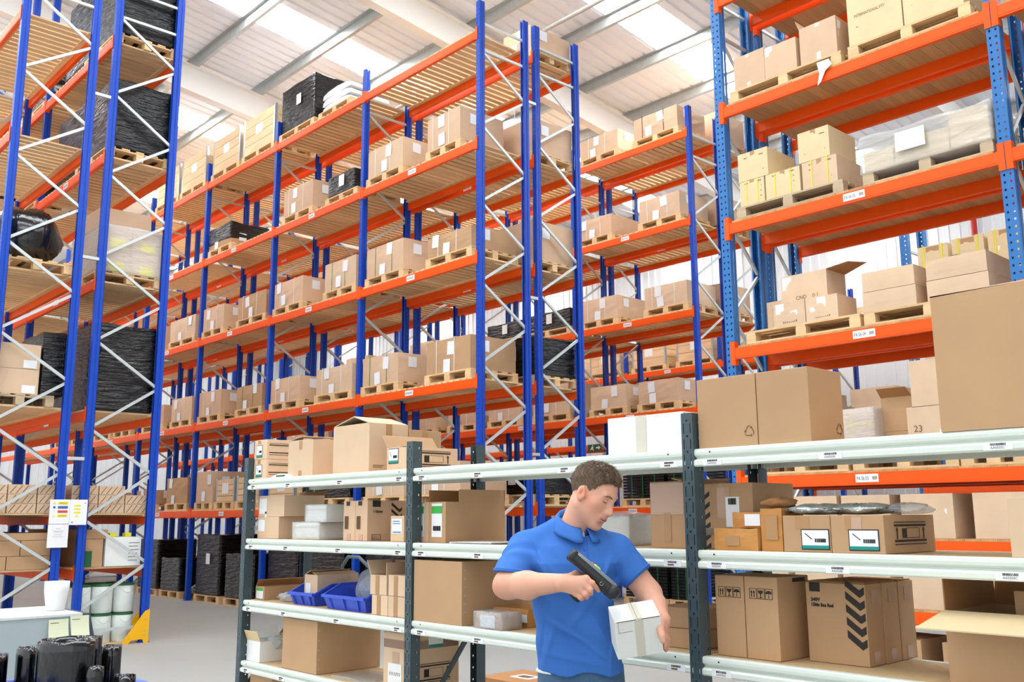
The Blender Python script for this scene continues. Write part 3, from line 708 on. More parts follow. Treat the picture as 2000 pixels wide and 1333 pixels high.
# safety notices
def notice(y0, y1, z0, z1, label):
    r = thing('safety_notice', label, 'notice', (-12.815, (y0+y1)/2, (z0+z1)/2), 0, 'safety notices on the left rack')
    box('board', 'paper', 0, .006, -(y1-y0)/2, (y1-y0)/2, -(z1-z0)/2, (z1-z0)/2, r); return r
n1 = notice(3.96, 4.20, 1.53, 1.83, 'tall safety notice with yellow, blue and red bands on the left rack end')
def panel(r, y, z, w, h, mat, name): return box(name, mat, .0061, .0075, y-w/2, y+w/2, z-h/2, z+h/2, r)
for k, mt in enumerate(('yellow','sign_blue','sign_red','yellow')):
    z = .105-k*.052
    panel(n1, .035, z, .12, .032, mt, 'colour_band')
    for j in range(2): box('print_line', 'ink_soft', .0076, .0082, -.01, .08, z-.006+j*.01, z-.003+j*.01, n1)
    if mt == 'yellow': MB().prism([(-.085,z-.014),(-.05,z-.014),(-.0675,z+.016)], 'x', .0061, .0075).build('warning_triangle', 'yellow', n1)
    else:
        m = MB(); m.prism([(-.067+.016*math.cos(a*.5236), z+.016*math.sin(a*.5236)) for a in range(12)], 'x', .0061, .0075); m.build('round_symbol', 'sign_blue' if mt == 'sign_blue' else 'strap_white', n1)
n2 = notice(4.203, 4.413, 1.515, 1.83, 'white notice with four yellow bands on the left rack end')
for k in range(3): panel(n2, -.02, .08-k*.042, .08, .02, 'yellow', 'colour_band')
MB().prism([(-.05,-.06),(.01,-.06),(-.02,-.035)], 'x', .0061, .0075).build('warning_triangle', 'yellow', n2)
panel(n2, -.07, -.125, .02, .012, 'sign_blue', 'logo_mark'); panel(n2, .075, .115, .022, .008, 'ink_soft', 'print_line')
n3 = notice(3.958, 4.202, 1.24, 1.525, 'plain white notice with faint lines under the banded notice')
for k, (w, z) in enumerate(((.06,.09),(.12,.06),(.1,.045),(.09,.015),(.13,-.01))): panel(n3, 0, z, w, .005, 'galv', 'print_line')
# fluorescent tubes seen under the decks
for i, (x, y, z) in enumerate(((-16.4, 11.5, 8.35), (-13.0, 11.6, 8.2))):
    r = thing('tube_lamp', 'fluorescent tube lamp hanging over the aisle, %s one' % ('farther','nearer')[i], 'lamp', (x,y,z), 0, 'tube lamps')
    MB().tube([(-.6,0,0),(.6,0,0)], .035, 10).build('tube', 'tube_light', r, smooth=True); box('housing', 'galv', -.65,.65,-.05,.05,.04,.08, r)
    for sx in (-.5,.5): MB().tube([(sx,0,.08),(sx,0,rz(y)-z)], .004, 5).build('hanger', 'galv', r)
# ---- right rack
YR = 9.1
def rbox(nm_label, x0, x1, z0, z1, mat='card_a', y0=YR+.02, dy=.6, straps=None, nlab=0, seed=0, sag=0.0, bulge=.004, group='cartons on the right rack', slump=0):
    return load_box(x0, x1, y0, dy, z0, z1, nm_label, mat, None if not straps else straps, nlab, seed, slump, sag, bulge, group), (x1-x0, dy, z1-z0)
def rp(x0, x1, lev, label, mat='pallet'): return pallet((x0+x1)/2, YR+.36, LR[lev]+.022, x1-x0, .7, label, mat)
rp(-6.08, -4.66, 5, 'wooden pallet under three cartons high on the right rack')
zb = LR[5]+.164
o, d = rbox('first plain carton from the left post, sixth level, right rack', -6.01, -5.60, zb, 6.9, seed=701); decal(o, d, 'F', .45, .93, .05, .05, 'tape_clear', 'tape'); decal(o, d, 'F', .48, .07, .05, .05, 'tape_clear', 'tape')
o, d = rbox('second plain carton with white label, sixth level, right rack', -5.595, -5.19, zb, 6.87, seed=702); decal(o, d, 'F', .14, .86, .09, .11, 'paper', 'label')
o, d = rbox('open carton with raised flaps and clear tape, sixth level, right rack', -5.14, -4.70, zb, 6.93, seed=703); decal(o, d, 'F', .5, .5, .05, d[2]*.98, 'tape_clear', 'tape'); decal(o, d, 'S', .12, .8, .07, .1, 'paper', 'label'); decal(o, d, 'S', .15, .55, .08, .06, 'paper', 'label')
MB().sheet([(-.22,.3,.434),(.22,.3,.434),(.2,.34,.62),(-.2,.34,.62)], .004, (0,1,0)).build('flap', 'card_in', o); MB().sheet([(-.22,-.3,.434),(-.22,.3,.434),(-.27,.28,.56),(-.27,-.28,.56)], .004, (-1,0,0)).build('flap', 'card_a', o)
rp(-4.58, -3.3, 5, 'wooden pallet under the large printed cartons, sixth level, right rack')
o, d = rbox('large printed carton at the left of its pallet, sixth level, right rack', -4.56, -3.97, zb, 7.25, 'card_pale', seed=704)
lettering('INTERNATIONAL PTY', .05, 'ink_soft', o, (-.22,-.306,.3), (1,0,0), (0,0,1), squash=.7); decal_multi(o, d, 'F', .4, .25, [R4(-.15, k*.03, .3-.06*k, .008) for k in range(3)], 'ink_soft')
o, d = rbox('large printed carton at the right of its pallet, sixth level, right rack', -3.955, -3.36, zb, 7.25, 'card_pale', seed=705)
lettering('INTERNATIONAL PTY', .05, 'ink_soft', o, (-.22,-.306,.3), (1,0,0), (0,0,1), squash=.7); decal_multi(o, d, 'F', .4, .25, [R4(-.15, k*.03, .3-.06*k, .008) for k in range(3)], 'ink_soft')
# white scrap of film hanging from the beam
m = MB(); m.sheet([(-4.93,YR-.02,6.44),(-4.78,YR-.03,6.43),(-4.74,YR-.05,6.35),(-4.83,YR-.03,6.31),(-4.88,YR-.04,6.2),(-4.93,YR-.03,6.17),(-4.9,YR-.03,6.3)], .003, (0,-1,0))
tag(m.build('film_scrap', 'paper'), 'torn scrap of white film hanging over an orange beam', 'film')
rp(-6.06, -4.74, 4, 'grey wooden pallet under yellow strapped cartons, fifth level, right rack', 'pallet_grey')
zb = LR[4]+.164
for i, (a, b_, z0, z1, nm) in enumerate([(-6.01,-5.69,zb,5.36,'bottom left'), (-5.67,-5.24,zb,5.36,'bottom middle'), (-5.21,-4.80,zb,5.37,'bottom right'), (-6.02,-5.63,5.365,5.70,'upper left'), (-5.24,-4.87,5.375,5.72,'upper right')]):
    o, d = rbox('%s carton of five with yellow straps, fifth level, right rack' % nm, a, b_, z0, z1, 'card_pale' if i != 2 else 'card_c', dy=.58, seed=710+i)
    if i < 3:
        for u in (.28, .74): strap(o, d, u, 'strap_yellow', .014, .005)
    decal_multi(o, d, 'F', .2, .25, [R4(0, k*.06, .045, .012) for k in range(4)] + [R4(d[0]*.5, k*.06, .06, .012) for k in range(4)], 'ink_soft')
    decal(o, d, 'F', .5, .9, .06, .07, 'tape', 'tape')
# wrapped load
rp(-4.52, -3.22, 4, 'grey wooden pallet under the film wrapped load, right rack', 'pallet_grey')
n = 0
for a, b_, z1 in ((-4.50,-4.18,5.27), (-4.17,-3.62,5.30), (-3.61,-3.24,5.42)):
    n += 1
    o, d = rbox('%s pale carton inside the clear film, fifth level, right rack' % ('left','middle','right')[n-1], a, b_, zb, z1, 'card_pale', seed=720+n)
q = wrap_mesh(1.34, .68, .40, 77, .010, 24, sag=-.02, slant=.8).build('film_wrap', 'clear_wrap', None, (-3.87, YR+.33, zb-.03), smooth=True); tag(q, 'crumpled clear film around the pale cartons on the right rack', 'film')
decal(q, (1.32,.66,.38), 'F', .42, .6, .3, .2, 'paper', 'label', off=.045, t=.002)
rp(-6.02, -4.66, 3, 'wooden pallet under printed and open cartons, fourth level, right rack')
zb = LR[3]+.164
def gridprint(o, d, u=.3, v=.3):
    P = [R4(0, k*.035, .16, .004) for k in range(4)] + [R4(k*.04, 0, .003, .11) for k in range(4)] + [R4(.0+k*.022, -.05, .012, .025) for k in range(8)]
    decal_multi(o, d, 'F', u, v, P, 'ink_soft')
for i, (a, b_, nm) in enumerate([(-5.66,-5.28,'left'), (-5.27,-4.90,'right')]):
    o, d = rbox('%s front carton with printed grid and white label, fourth level, right rack' % nm, a, b_, zb, 3.86, 'card_c', dy=.4, seed=730+i)
    gridprint(o, d); decal(o, d, 'F', .2 if not i else .5, .75, .1, .11, 'paper', 'label', off=.003); decal(o, d, 'F', .65 if not i else .25, .5, .08, .05, 'paper', 'label', off=.003, rot=.15)
o, d = rbox('printed carton standing behind at the left post, fourth level, right rack', -6.0, -5.63, zb, 4.0, 'card_c', y0=YR+.43, dy=.27, seed=733); gridprint(o, d, .2, .5)
o, d = rbox('open carton with lifted flap on the printed cartons, right rack', -5.6, -5.05, 3.865, 4.17, 'card_c', y0=YR+.1, dy=.4, seed=734)
decal(o, d, 'F', .13, .72, .11, .14, 'paper', 'label'); lettering('CND', .06, 'ink_soft', o, (-.1,-.206,.02), (1,0,0), (0,0,1)); lettering('0 1', .06, 'ink_soft', o, (.1,-.206,.02), (1,0,0), (0,0,1))
MB().sheet([(.275,-.2,.3),(.275,.2,.3),(.55,.17,.38),(.53,-.2,.33)], .004, (0,0,1)).build('flap', 'card_in', o); decal(o, d, 'S', .3, .4, .08, .12, 'paper', 'label')
rp(-4.62, -3.28, 3, 'wooden pallet under two plain lidded cartons, fourth level, right rack')
for i, (a, b_) in enumerate([(-4.62,-4.07), (-3.96,-3.38)]):
    for k in range(2):
        o, d = rbox('%s plain shallow carton of the %s pair, fourth level, right rack' % (('lower','upper')[k], ('left','right')[i]), a+.005*k, b_-.005*k, zb+k*.205, zb+k*.205+.2, 'card_c', seed=740+i*2+k)
m = MB(); m.lathe([(.17,0),(.16,.03),(.09,.055),(0.01,.06)], 16); tag(m.build('domed_cover', 'dark_part', None, (-3.75, 9.4, zb+.407), smooth=True), 'black domed cover lying on a plain carton, right rack', 'cover')
# third level (PA 06 03)
rp(-6.0, -4.9, 2, 'wooden pallet, third level of the right rack, left of three'); rp(-4.85, -3.95+.15, 2, 'wooden pallet, third level of the right rack, middle of three'); rp(-3.78, -3.2, 2, 'wooden pallet, third level of the right rack, right of three')
zb = LR[2]+.164
o, d = rbox('carton marked 23 with white label, third level, right rack', -4.26, -3.82, zb, 2.6, 'card_c', seed=751); lettering('23', .09, 'ink_soft', o, (-.16,-.306,.2), (1,0,0), (0,0,1)); decal(o, d, 'F', .75, .3, .2, .16, 'paper', 'label', off=.003)
rbox('plain carton standing on the carton marked 23, right rack', -4.2, -3.8, 2.605, 3.05, 'card_c', seed=752)
rbox('plain carton at the right post, third level, right rack', -3.75, -3.3, zb, 2.75, 'card_b', seed=757)
o, d = rbox('carton under clear film with crossed yellow straps, third level, right rack', -4.97, -4.60, zb, 2.63, 'card_a', dy=.4, seed=753)
strap(o, d, .35, 'strap_yellow', .014, .005); box('strap', 'strap_yellow', -d[0]/2-.006, d[0]/2+.006, -d[1]/2-.006, -d[1]/2-.004, .3, .318, o)
q = soft_box(.4, .43, .49, .01, 5, 79).build('film_wrap', 'clear_wrap', o, (0,0,-.01), smooth=True)
o, d = rbox('open carton with dark inside behind the film wrapped one, right rack', -4.60, -4.28, 2.398, 2.74, 'card_b', y0=YR+.2, dy=.42, seed=754)
MB().sheet([(-.16,-.21,.34),(.16,-.21,.34),(.15,-.32,.42),(-.15,-.32,.42)], .004, (0,0,1)).build('flap', 'card_in', o); MB().sheet([(.16,-.2,.34),(.16,.2,.34),(.24,.18,.40),(.25,-.18,.42)], .004, (0,0,1)).build('flap', 'card_in', o)
rbox('low carton under the open dark carton, third level, right rack', -4.58, -4.3, zb, 2.395, 'card_b', y0=YR+.2, dy=.42, nlab=0, seed=755)
rbox('large plain carton at the left post, third level, right rack', -5.9, -5.1, zb, 2.72, 'card_c', seed=756)
# lower levels: plain cartons side by side
n = 0
for lev, zt, xs in ((1, 1.772, ((-6.1,-5.66),(-5.59,-5.06),(-5.01,-4.5),(-4.39,-3.89),(-3.71,-3.24))), (0, 1.045, ((-6.0,-5.66),(-5.58,-5.1),(-5.04,-4.55),(-4.42,-3.90),(-3.72,-3.25)))):
    for k, (a, b_) in enumerate(xs):
        n += 1
        o, d = rbox('plain carton, %s from the left post, %s level of the right rack' % (BAYN[k], ('lowest','second')[lev]), a, b_, LR[lev]+.024, zt, 'card_c', seed=760+n)
        if k % 2 or lev == 0: decal(o, d, 'F', .75, .6, .12, .05, 'paper', 'label')
for k, (a, b_) in enumerate(((-5.9,-5.4),(-5.3,-4.85),(-4.75,-4.3),(-4.1,-3.6),(-3.5,-3.2))):
    rbox('plain carton on the floor under the right rack, %s from the left post' % BAYN[k], a, b_, 0, .42, 'card_b', seed=780+k)
# location labels
for lev, x, txt in ((4, -4.74, 'PA 06 05'), (3, -4.74, 'PA 06 04'), (2, -4.82, 'PA 06 03')):
    r = thing('location_label', 'white beam label reading %s, %s labelled beam of the right rack' % (txt, {4: 'highest', 3: 'middle', 2: 'lowest'}[lev]), 'label', (x, YR-.0095, LR[lev]), 0, 'location labels')
    box('plate', 'paper', 0, .24, -.0012, 0, -.098, -.018, r)
    lettering(txt, .055, 'ink', r, (.012, -.0022, -.078), (1,0,0), (0,0,1), squash=.62)
    b = MB()
    for j in range(7): b.box(.178+j*.007, .178+j*.007+(.003 if j%2 else .005), -.002, -.0012, -.075, -.042)
    b.build('barcode', 'ink_soft', r)
# second bay of the right rack
pallet(-2.3, YR+.36, LR[4]+.022, 1.3, .7, 'grey wooden pallet in the second bay of the right rack, fifth level', 'pallet_grey')
rbox('plain carton in the second bay of the right rack, fifth level', -2.9, -2.0, LR[4]+.164, 5.6, 'card_b', seed=790)
# far right rack: yellow strapped boxes
n = 0
for a, b_, z1, y in ((-6.28,-5.82,5.6,14.24), (-5.76,-5.3,5.62,14.24), (-5.24,-4.72,5.63,14.24), (-5.3,-4.8,5.5,14.6)):
    n += 1
    o = load_box(a, b_, y, .34, 4.93, z1, 'yellow taped carton on the far right rack, %s' % ('left','middle','right','behind at the right')[n-1], 'card_pale', None, 0, 800+n, bulge=.004, group='yellow taped cartons')
    dm = (b_-a, .34, z1-4.93)
    for u in (.2, .8): strap(o, dm, u, 'strap_yellow', .03, .005)
    decal(o, dm, 'F', .4, .6, .16, .07, 'paper', 'label', off=.003); decal(o, dm, 'F', .5, .92, .2, .08, 'tape', 'tape')
for k, x in enumerate((-6.0, -5.2)): load_box(x-.3, x+.3, 14.24, .6, 3.466, 4.1, 'plain carton on the second level of the far right rack, %s' % ('left','right')[k], 'card_c', None, 0, 810+k, bulge=.004)

# exit sign on the far side
r = thing('exit_sign', 'small green exit sign with running figure hanging over the far aisle', 'exit sign', (-17.06, 18.6, 3.34))
box('board', 'drum_green', -.24, .24, -.012, .012, -.09, .09, r)
MB().prism([(.06,-.02),(.14,-.02),(.14,-.055),(.21,0),(.14,.055),(.14,.02),(.06,.02)], 'y', -.014, -.0122).build('arrow', 'paper', r)
m = MB(); m.prism([(-.1,.03),(-.05,.03),(-.03,.0),(-.05,-.01),(-.03,-.07),(-.06,-.07),(-.08,-.02),(-.13,-.06),(-.15,-.045),(-.11,-.005)], 'y', -.014, -.0122); m.prism([(-.06+.018*math.cos(a), .055+.018*math.sin(a)) for a in np.linspace(0, 5.5, 8)], 'y', -.014, -.0122); m.build('running_figure', 'paper', r)
for sx in (-.2,.2): MB().tube([(sx,0,.09),(sx,0,rz(18.6)-3.34)], .004, 5).build('hanger', 'galv', r)
# ------------------------------------------------------------------ grey shelving in front
import bmesh
# the shelving is drawn in units of KS metres above a datum KD below the floor line
KS, KD = 1.26, 0.4108
GF = KD/KS                      # floor height in those units
_before = set(COL.objects)
GX = [-4.855, -3.371, -1.889, -0.405]; GY0, GY1 = 2.5, 2.9
LG = [1.789, 1.475, 1.157, 0.849, 0.54]
shelv = thing('shelving_unit', 'dark grey shelving unit with cream shelf rails in front of the racks', 'shelving', (GX[1], GY0, 0))
def S(x, y, z): return (x-GX[1], y-GY0, z)
def post_mesh(h):
    w, d, t = .044, .05, .003; b = MB()
    cols = [(-.013, .0017, .016, .05, .03), (0, .003, .003, .05, .055), (.013, .0017, .016, .05, .03)]
    xs = -w/2
    for cx, hw, hh, pt, z0 in cols:
        b.box(xs, cx-hw, 0, t, 0, h); xs = cx+hw; z = z0; last = 0
        while z+hh < h-.005:
            b.box(cx-hw, cx+hw, 0, t, last, z-hh); last = z+hh; z += pt
        b.box(cx-hw, cx+hw, 0, t, last, h)
    b.box(xs, w/2, 0, t, 0, h)
    b.box(-w/2, -w/2+t, t, d, 0, h)
    # perforated side
    z = .05; last = 0
    b.box(w/2-t, w/2, t, d*.62, 0, h); b.box(w/2-t, w/2, d*.78, d, 0, h)
    while z+.004 < h:
        b.box(w/2-t, w/2, d*.62, d*.78, last, z-.004); last = z+.004; z += .05
    b.box(w/2-t, w/2, d*.62, d*.78, last, h); b.box(-w/2-.012, w/2+.012, -.012, d+.012, 0, .004)
    b.mats = ['post_grey']; b.mi = [0]*len(b.f); return b.mesh('post')
pmh = post_mesh(1.905-GF)
for x in GX:
    link('post', pmh, shelv, S(x, GY0-.004, GF)); link('post', pmh, shelv, S(x, GY1+.008, GF), math.pi)
    for z in (1.53, .62): MB().box(-.008,.008,.04,.36,-.011,.011).build('side_brace', 'galv', shelv, S(x, GY0, z))
    MB().bar((0,.05,.72),(0,.37,1.12), .008, .022).build('side_brace', 'post_grey', shelv, S(x, GY0, 0))
    MB().bar((0,.05,.70),(0,.37,.36), .008, .022).build('side_brace', 'post_grey', shelv, S(x, GY0, 0))
prof = [(.026,0),(.006,0),(.001,-.004),(0,-.012),(.001,-.02),(.005,-.024),(.012,-.028),(.012,-.031),(.002,-.034),(-.003,-.039),(-.003,-.051),(.001,-.056),(.026,-.056)]
for k in range(3):
    x0, x1 = GX[k]+.012, GX[k+1]-.012
    for li, z in enumerate(LG):
        r = MB().prism(prof, 'x', x0-GX[1], x1-GX[1]).build('shelf_rail', 'cream_rail', shelv, (0, .0, z), smooth=False)
        for xx in (x0+.07, x1-.07): MB().tube([(xx-GX[1],-.0008,-.012),(xx-GX[1],.002,-.012)], .003, 8).build('rivet_hole', 'dark_part', r)
        MB().prism([(.374,0),(.4,0),(.4,-.05),(.374,-.05)], 'x', x0-GX[1], x1-GX[1]).build('rear_rail', 'cream_rail', shelv, (0,0,z))
        box('shelf_board', 'chipboard', x0-GX[1], x1-GX[1], .0265, .373, z-.018, z-.001, shelv)
        box('shelf_underside', 'cream_rail', x0-GX[1], x1-GX[1], .0265, .373, z-.022, z-.0185, shelv)
        # location labels on the rail
        lvl = 5-li
        for j, u in enumerate((.055, .33, .64) if k == 2 else (.05, .30, .63, .955)):
            if li > 3: continue
            xx = x0+u*(x1-x0) if k == 2 else x0+u*(x1-x0)
            lab = box('rail_label', 'paper', -.035, .035, -.0042, -.0032, -.0535, -.0335, r); lab.location = (xx-GX[1], 0, 0)
            b = MB(); rn = random.Random(k*100+li*10+j); xb = -.018
            while xb < .018:
                wv = rn.choice((.0008,.0014,.002)); b.box(xb, xb+wv, -.0048, -.0043, -.0425, -.0365); xb += wv+rn.choice((.0008,.0012))
            bo = b.build('barcode', 'ink', r); bo.location = (xx-GX[1], 0, 0)
            if k == 2: lettering('AA050%d%s' % (lvl, 'ABC'[j]), .0085, 'ink', r, (xx-GX[1]-.018, -.0046, -.0505), (1,0,0), (0,0,1))
            else:
                b = MB().box(-.018,.006,-.0048,-.0043,-.0505,-.0455); bo = b.build('print_line', 'ink_soft', r); bo.location = (xx-GX[1], 0, 0)
# ------------------------------------------------------------------ things on the grey shelving
def bev_box(dx, dy, dz, r=.002):
    bm = bmesh.new(); bmesh.ops.create_cube(bm, size=1.0)
    for v in bm.verts: v.co = (v.co.x*dx, v.co.y*dy, (v.co.z+.5)*dz)
    bmesh.ops.bevel(bm, geom=bm.edges[:], offset=r, segments=2, affect='EDGES', profile=.5)
    return bm
def sbox(label, X0, X1, Y0, Y1, z0, z1, mat='card_a', name='carton', rzz=0.0, cat='carton', open_top=False, wall='card_in', group='cartons on the grey shelving'):
    dx, dy, dz = X1-X0, Y1-Y0, z1-z0; t = .004
    if not open_top:
        bm = bev_box(dx, dy, dz); me = bpy.data.meshes.new(name); bm.to_mesh(me); bm.free(); me.materials.append(MATS[mat])
    else:
        b = MB().mat(mat); b.box(-dx/2,dx/2,-dy/2,-dy/2+t,0,dz); b.box(-dx/2,dx/2,dy/2-t,dy/2,0,dz); b.box(-dx/2,-dx/2+t,-dy/2+t,dy/2-t,0,dz); b.box(dx/2-t,dx/2,-dy/2+t,dy/2-t,0,dz); b.box(-dx/2+t,dx/2-t,-dy/2+t,dy/2-t,0,t)
        me = b.mesh(name)
    o = link(name, me, None, ((X0+X1)/2, (Y0+Y1)/2, z0), rzz)
    tag(o, label, cat, group)
    return o, (dx, dy, dz)
def flap(o, d, edge, out, up, mat='card_a', shrink=.0, a=0.0, b=1.0):
    """flap hinged on a top edge: N = -Y, P = +Y, W = -X, E = +X; out, up are offsets of the free edge"""
    dx, dy, dz = d; t = .0035
    if edge in 'NP':
        s = -1 if edge == 'N' else 1; y = s*dy/2; xa, xb = -dx/2+a*dx, -dx/2+b*dx
        p = [(xa,y,dz),(xb,y,dz),(xb-shrink,y+s*out,dz+up),(xa+shrink,y+s*out,dz+up)]; n = Vector((0,-s*up,out))*(1)
    else:
        s = -1 if edge == 'W' else 1; x = s*dx/2; ya, yb = -dy/2+a*dy, -dy/2+b*dy
        p = [(x,ya,dz),(x,yb,dz),(x+s*out,yb-shrink,dz+up),(x+s*out,ya+shrink,dz+up)]; n = Vector((-s*up,0,out))
    if n.length < 1e-6: n = Vector((0,0,1))
    return MB().sheet(p, t, n).build('flap', mat, o)
def barcode(o, d, face, u, v, w, h, seed=1, mat='ink', off=.0028):
    rn = random.Random(seed); P = []; x = -w/2
    while x < w/2:
        wv = rn.choice((1,2,3))*w/60; P.append(R4(x, -h/2, wv, h)); x += wv+rn.choice((1,2))*w/60
    return decal_multi(o, d, face, u, v, P, mat, 'barcode', off)
def teal_label(o, d, face, u, v, w, h, flip=1):
    decal(o, d, face, u, v, w+.006, h+.006, 'ink', 'label_border', .0012)
    decal(o, d, face, u, v, w, h, 'paper', 'label', .0020)
    decal_poly(o, d, face, u, v, R4(-w/2, -h/2, w, h*.18), 'teal', 'label_band', .0028)
    L_ = [(-w*.4, h*.3), (-w*.37, h*.33), (-w*.18, -h*.02), (-w*.2, -h*.06)] if flip > 0 else [(-w*.4, h*.32), (-w*.36, h*.34), (-w*.1, h*.02), (-w*.14, 0)]
    decal_poly(o, d, face, u, v, L_, 'ink_soft', 'print', .0028)
    barcode(o, d, face, u+.2*w/(d[0] if face == 'F' else d[1]), v-.05*h/d[2], w*.42, h*.2)
def stripes(o, d, face, u, v, w, h):
    """two double rules with arrows at the ends and a bar, as on reel cartons"""
    P = []
    for s in (-1, 1): P += [R4(-w/2, s*h/2-.001, w, .0025), R4(-w/2, s*(h/2-.009)-.0025, w, .006)]
    decal_multi(o, d, face, u, v, P, 'ink', 'print')
    for s in (-1, 1):
        x = s*w*.42
        decal_poly(o, d, face, u, v, [(x-.003,-h*.26),(x+.003,-h*.26),(x+.003,h*.12),(x+.008,h*.12),(x,h*.28),(x-.008,h*.12),(x-.003,h*.12)], 'ink', 'arrow')
    decal_poly(o, d, face, u, v, R4(-w*.26, -h*.22, w*.14, h*.44), 'ink', 'print')
    decal_multi(o, d, face, u, v, [R4(-w*.12, -h*.22, w*.4, .0012), R4(-w*.12, h*.22, w*.4, .0012), R4(w*.28, -h*.22, .0012, h*.44)], 'ink', 'print')
def recycle(o, d, face, u, v, s=.022):
    for k in range(3):
        a = 2.0944*k; ca, sa = math.cos(a), math.sin(a)
        for P in ([(-.5,-.62),(.28,-.62),(.28,-.5),(-.5,-.5)], [(.24,-.76),(.24,-.36),(.52,-.56)], [(-.5,-.62),(-.5,-.5),(-.66,-.28),(-.76,-.36)]):
            decal_poly(o, d, face, u, v, [(s*(ca*x-sa*y), s*(sa*x+ca*y)) for x, y in P], 'ink_soft', 'recycling_mark', .0014)
def chevrons(o, d, face, u, w, h, n, v0, pitch, thick, skew=1.0, mat='ink'):
    P = []
    for k in range(n):
        z = v0+k*pitch
        P.append([(-w/2, z+w*.55*skew), (w*.25, z), (w/2, z+w*.16), (w/2, z+w*.16+thick), (w*.25, z+thick), (-w/2, z+w*.55*skew+thick)])
    for q in P: decal_poly(o, d, face, u, 0, q, mat, 'chevron')
def fragile_icons(o, d, face, u, v, s):
    for k in range(3):
        cx = (k-1)*s*1.15
        fr = [R4(cx-s/2,-s*.62,s,.0012), R4(cx-s/2,s*.62,s,.0012), R4(cx-s/2,-s*.62,.0012,s*1.24), R4(cx+s/2,-s*.62,.0012,s*1.24)]
        decal_multi(o, d, face, u, v, fr, 'ink', 'icon_frame')
        if k == 0:
            for x in (-.18, .18): decal_poly(o, d, face, u, v, [(cx+s*(x-.05),-s*.4),(cx+s*(x+.05),-s*.4),(cx+s*(x+.05),s*.12),(cx+s*(x+.15),s*.12),(cx+s*x,s*.45),(cx+s*(x-.15),s*.12),(cx+s*(x-.05),s*.12)], 'ink', 'arrow')
        elif k == 1:
            decal_poly(o, d, face, u, v, [(cx-s*.22,-s*.48),(cx+s*.22,-s*.48),(cx+s*.22,-s*.4),(cx+s*.05,-s*.36),(cx+s*.05,-s*.05),(cx+s*.3,s*.15),(cx+s*.36,s*.42),(cx-s*.36,s*.42),(cx-s*.3,s*.15),(cx-s*.05,-s*.05),(cx-s*.05,-s*.36),(cx-s*.22,-s*.4)], 'ink', 'glass_symbol')
        else:
            decal_poly(o, d, face, u, v, [(cx-s*.44,s*.06)] + [(cx+s*.44*math.cos(math.pi*(1-t/8)), s*.06+s*.38*math.sin(math.pi*t/8)) for t in range(1,8)] + [(cx+s*.44,s*.06)], 'ink', 'umbrella_symbol')
            decal_multi(o, d, face, u, v, [R4(cx-.0006,-s*.45,.0014,s*.5), R4(cx-s*.12,-s*.47,s*.12,.0016)], 'ink', 'umbrella_symbol')
z1, z2, z3, z4, z5 = LG[:5]
# ---- top shelf, left to right
for k, (a, b_) in enumerate(((z1, 1.893), (1.894, 1.999))):
    o, d = sbox('%s of two flat cartons with teal labels at the left end of the top shelf' % ('lower','upper')[k], -4.832-.004*k, -4.696, 2.53, 2.84, a, b_, 'card_c')
    teal_label(o, d, 'F', .42, .42, .06, .06); decal(o, d, 'F', .4, .89, .03, .02, 'tape', 'tape')
    decal_multi(o, d, 'S', .3, .5, [R4(-.08,-.02,.2,.005), R4(-.08,.02,.2,.005), R4(-.08,-.03,.2,.002), R4(-.08,.03,.2,.002)], 'ink')
m = MB(); m.prism([(-.1,0),(-.07,.012),(0,.02),(.06,.016),(.1,0)], 'y', -.03, .03); o = m.build('paper_bag', 'paper', None, (-4.52, 2.545, z1)); o['label'] = 'flat white and green packet lying on the top shelf'; o['category'] = 'packet'
MB().box(-.04,.05,-.031,-.02,.004,.012).build('green_print', 'drum_green', o)
o, d = sbox('carton with slightly lifted flap, second from the left on the top shelf', -4.485, -4.242, 2.54, 2.78, z1, 1.975, 'card_c', open_top=True)
flap(o, d, 'W', -.12, .022); flap(o, d, 'E', -.1, .006, 'card_c'); decal(o, d, 'F', .5, .86, .03, .045, 'tape', 'tape'); decal(o, d, 'F', .5, .08, .03, .03, 'tape', 'tape')
flap(o, d, 'N', -.1, .004, 'card_c'); flap(o, d, 'P', -.1, .004, 'card_c')
o, d = sbox('largest carton on the left of the top shelf with roof-like raised flaps', -4.070, -3.761, 2.55, 2.773, z1, 2.020, 'card_c', open_top=True)
flap(o, d, 'W', -.17, .038, 'card_c'); flap(o, d, 'E', -.14, .04, 'card_a'); decal(o, d, 'S', .5, .87, .035, .055, 'tape', 'tape'); decal_multi(o, d, 'S', .1, .1, [R4(0,0,.05,.003), R4(0,.008,.06,.003)], 'ink_soft'); decal(o, d, 'S', .55, .45, .03, .05, 'paper', 'label')
o, d = sbox('carton standing close behind the roof-flapped carton on the top shelf', -4.05, -3.765, 2.78, 2.98, z1, 2.0, 'card_b'); decal(o, d, 'S', .5, .87, .035, .05, 'tape', 'tape')
o, d = sbox('carton with teal label and wide open flap beside the middle post, top shelf', -3.623, -3.478, 2.555, 2.85, z1, 1.893, 'card_c', open_top=True)
flap(o, d, 'W', .05, .06, 'card_b'); flap(o, d, 'E', -.07, .004, 'card_c'); teal_label(o, d, 'F', .35, .62, .07, .062)
stripes(o, d, 'S', .52, .5, .2, .07)
o, d = sbox('white carton with clear tape on the top shelf left of a post', -2.257, -1.928, 2.53, 2.80, z1, 1.917, 'white_card'); decal(o, d, 'F', .46, .5, .045, d[2]*.99, 'tape_clear', 'tape'); decal(o, d, 'T', .46, .5, .045, d[1], 'tape_clear', 'tape')
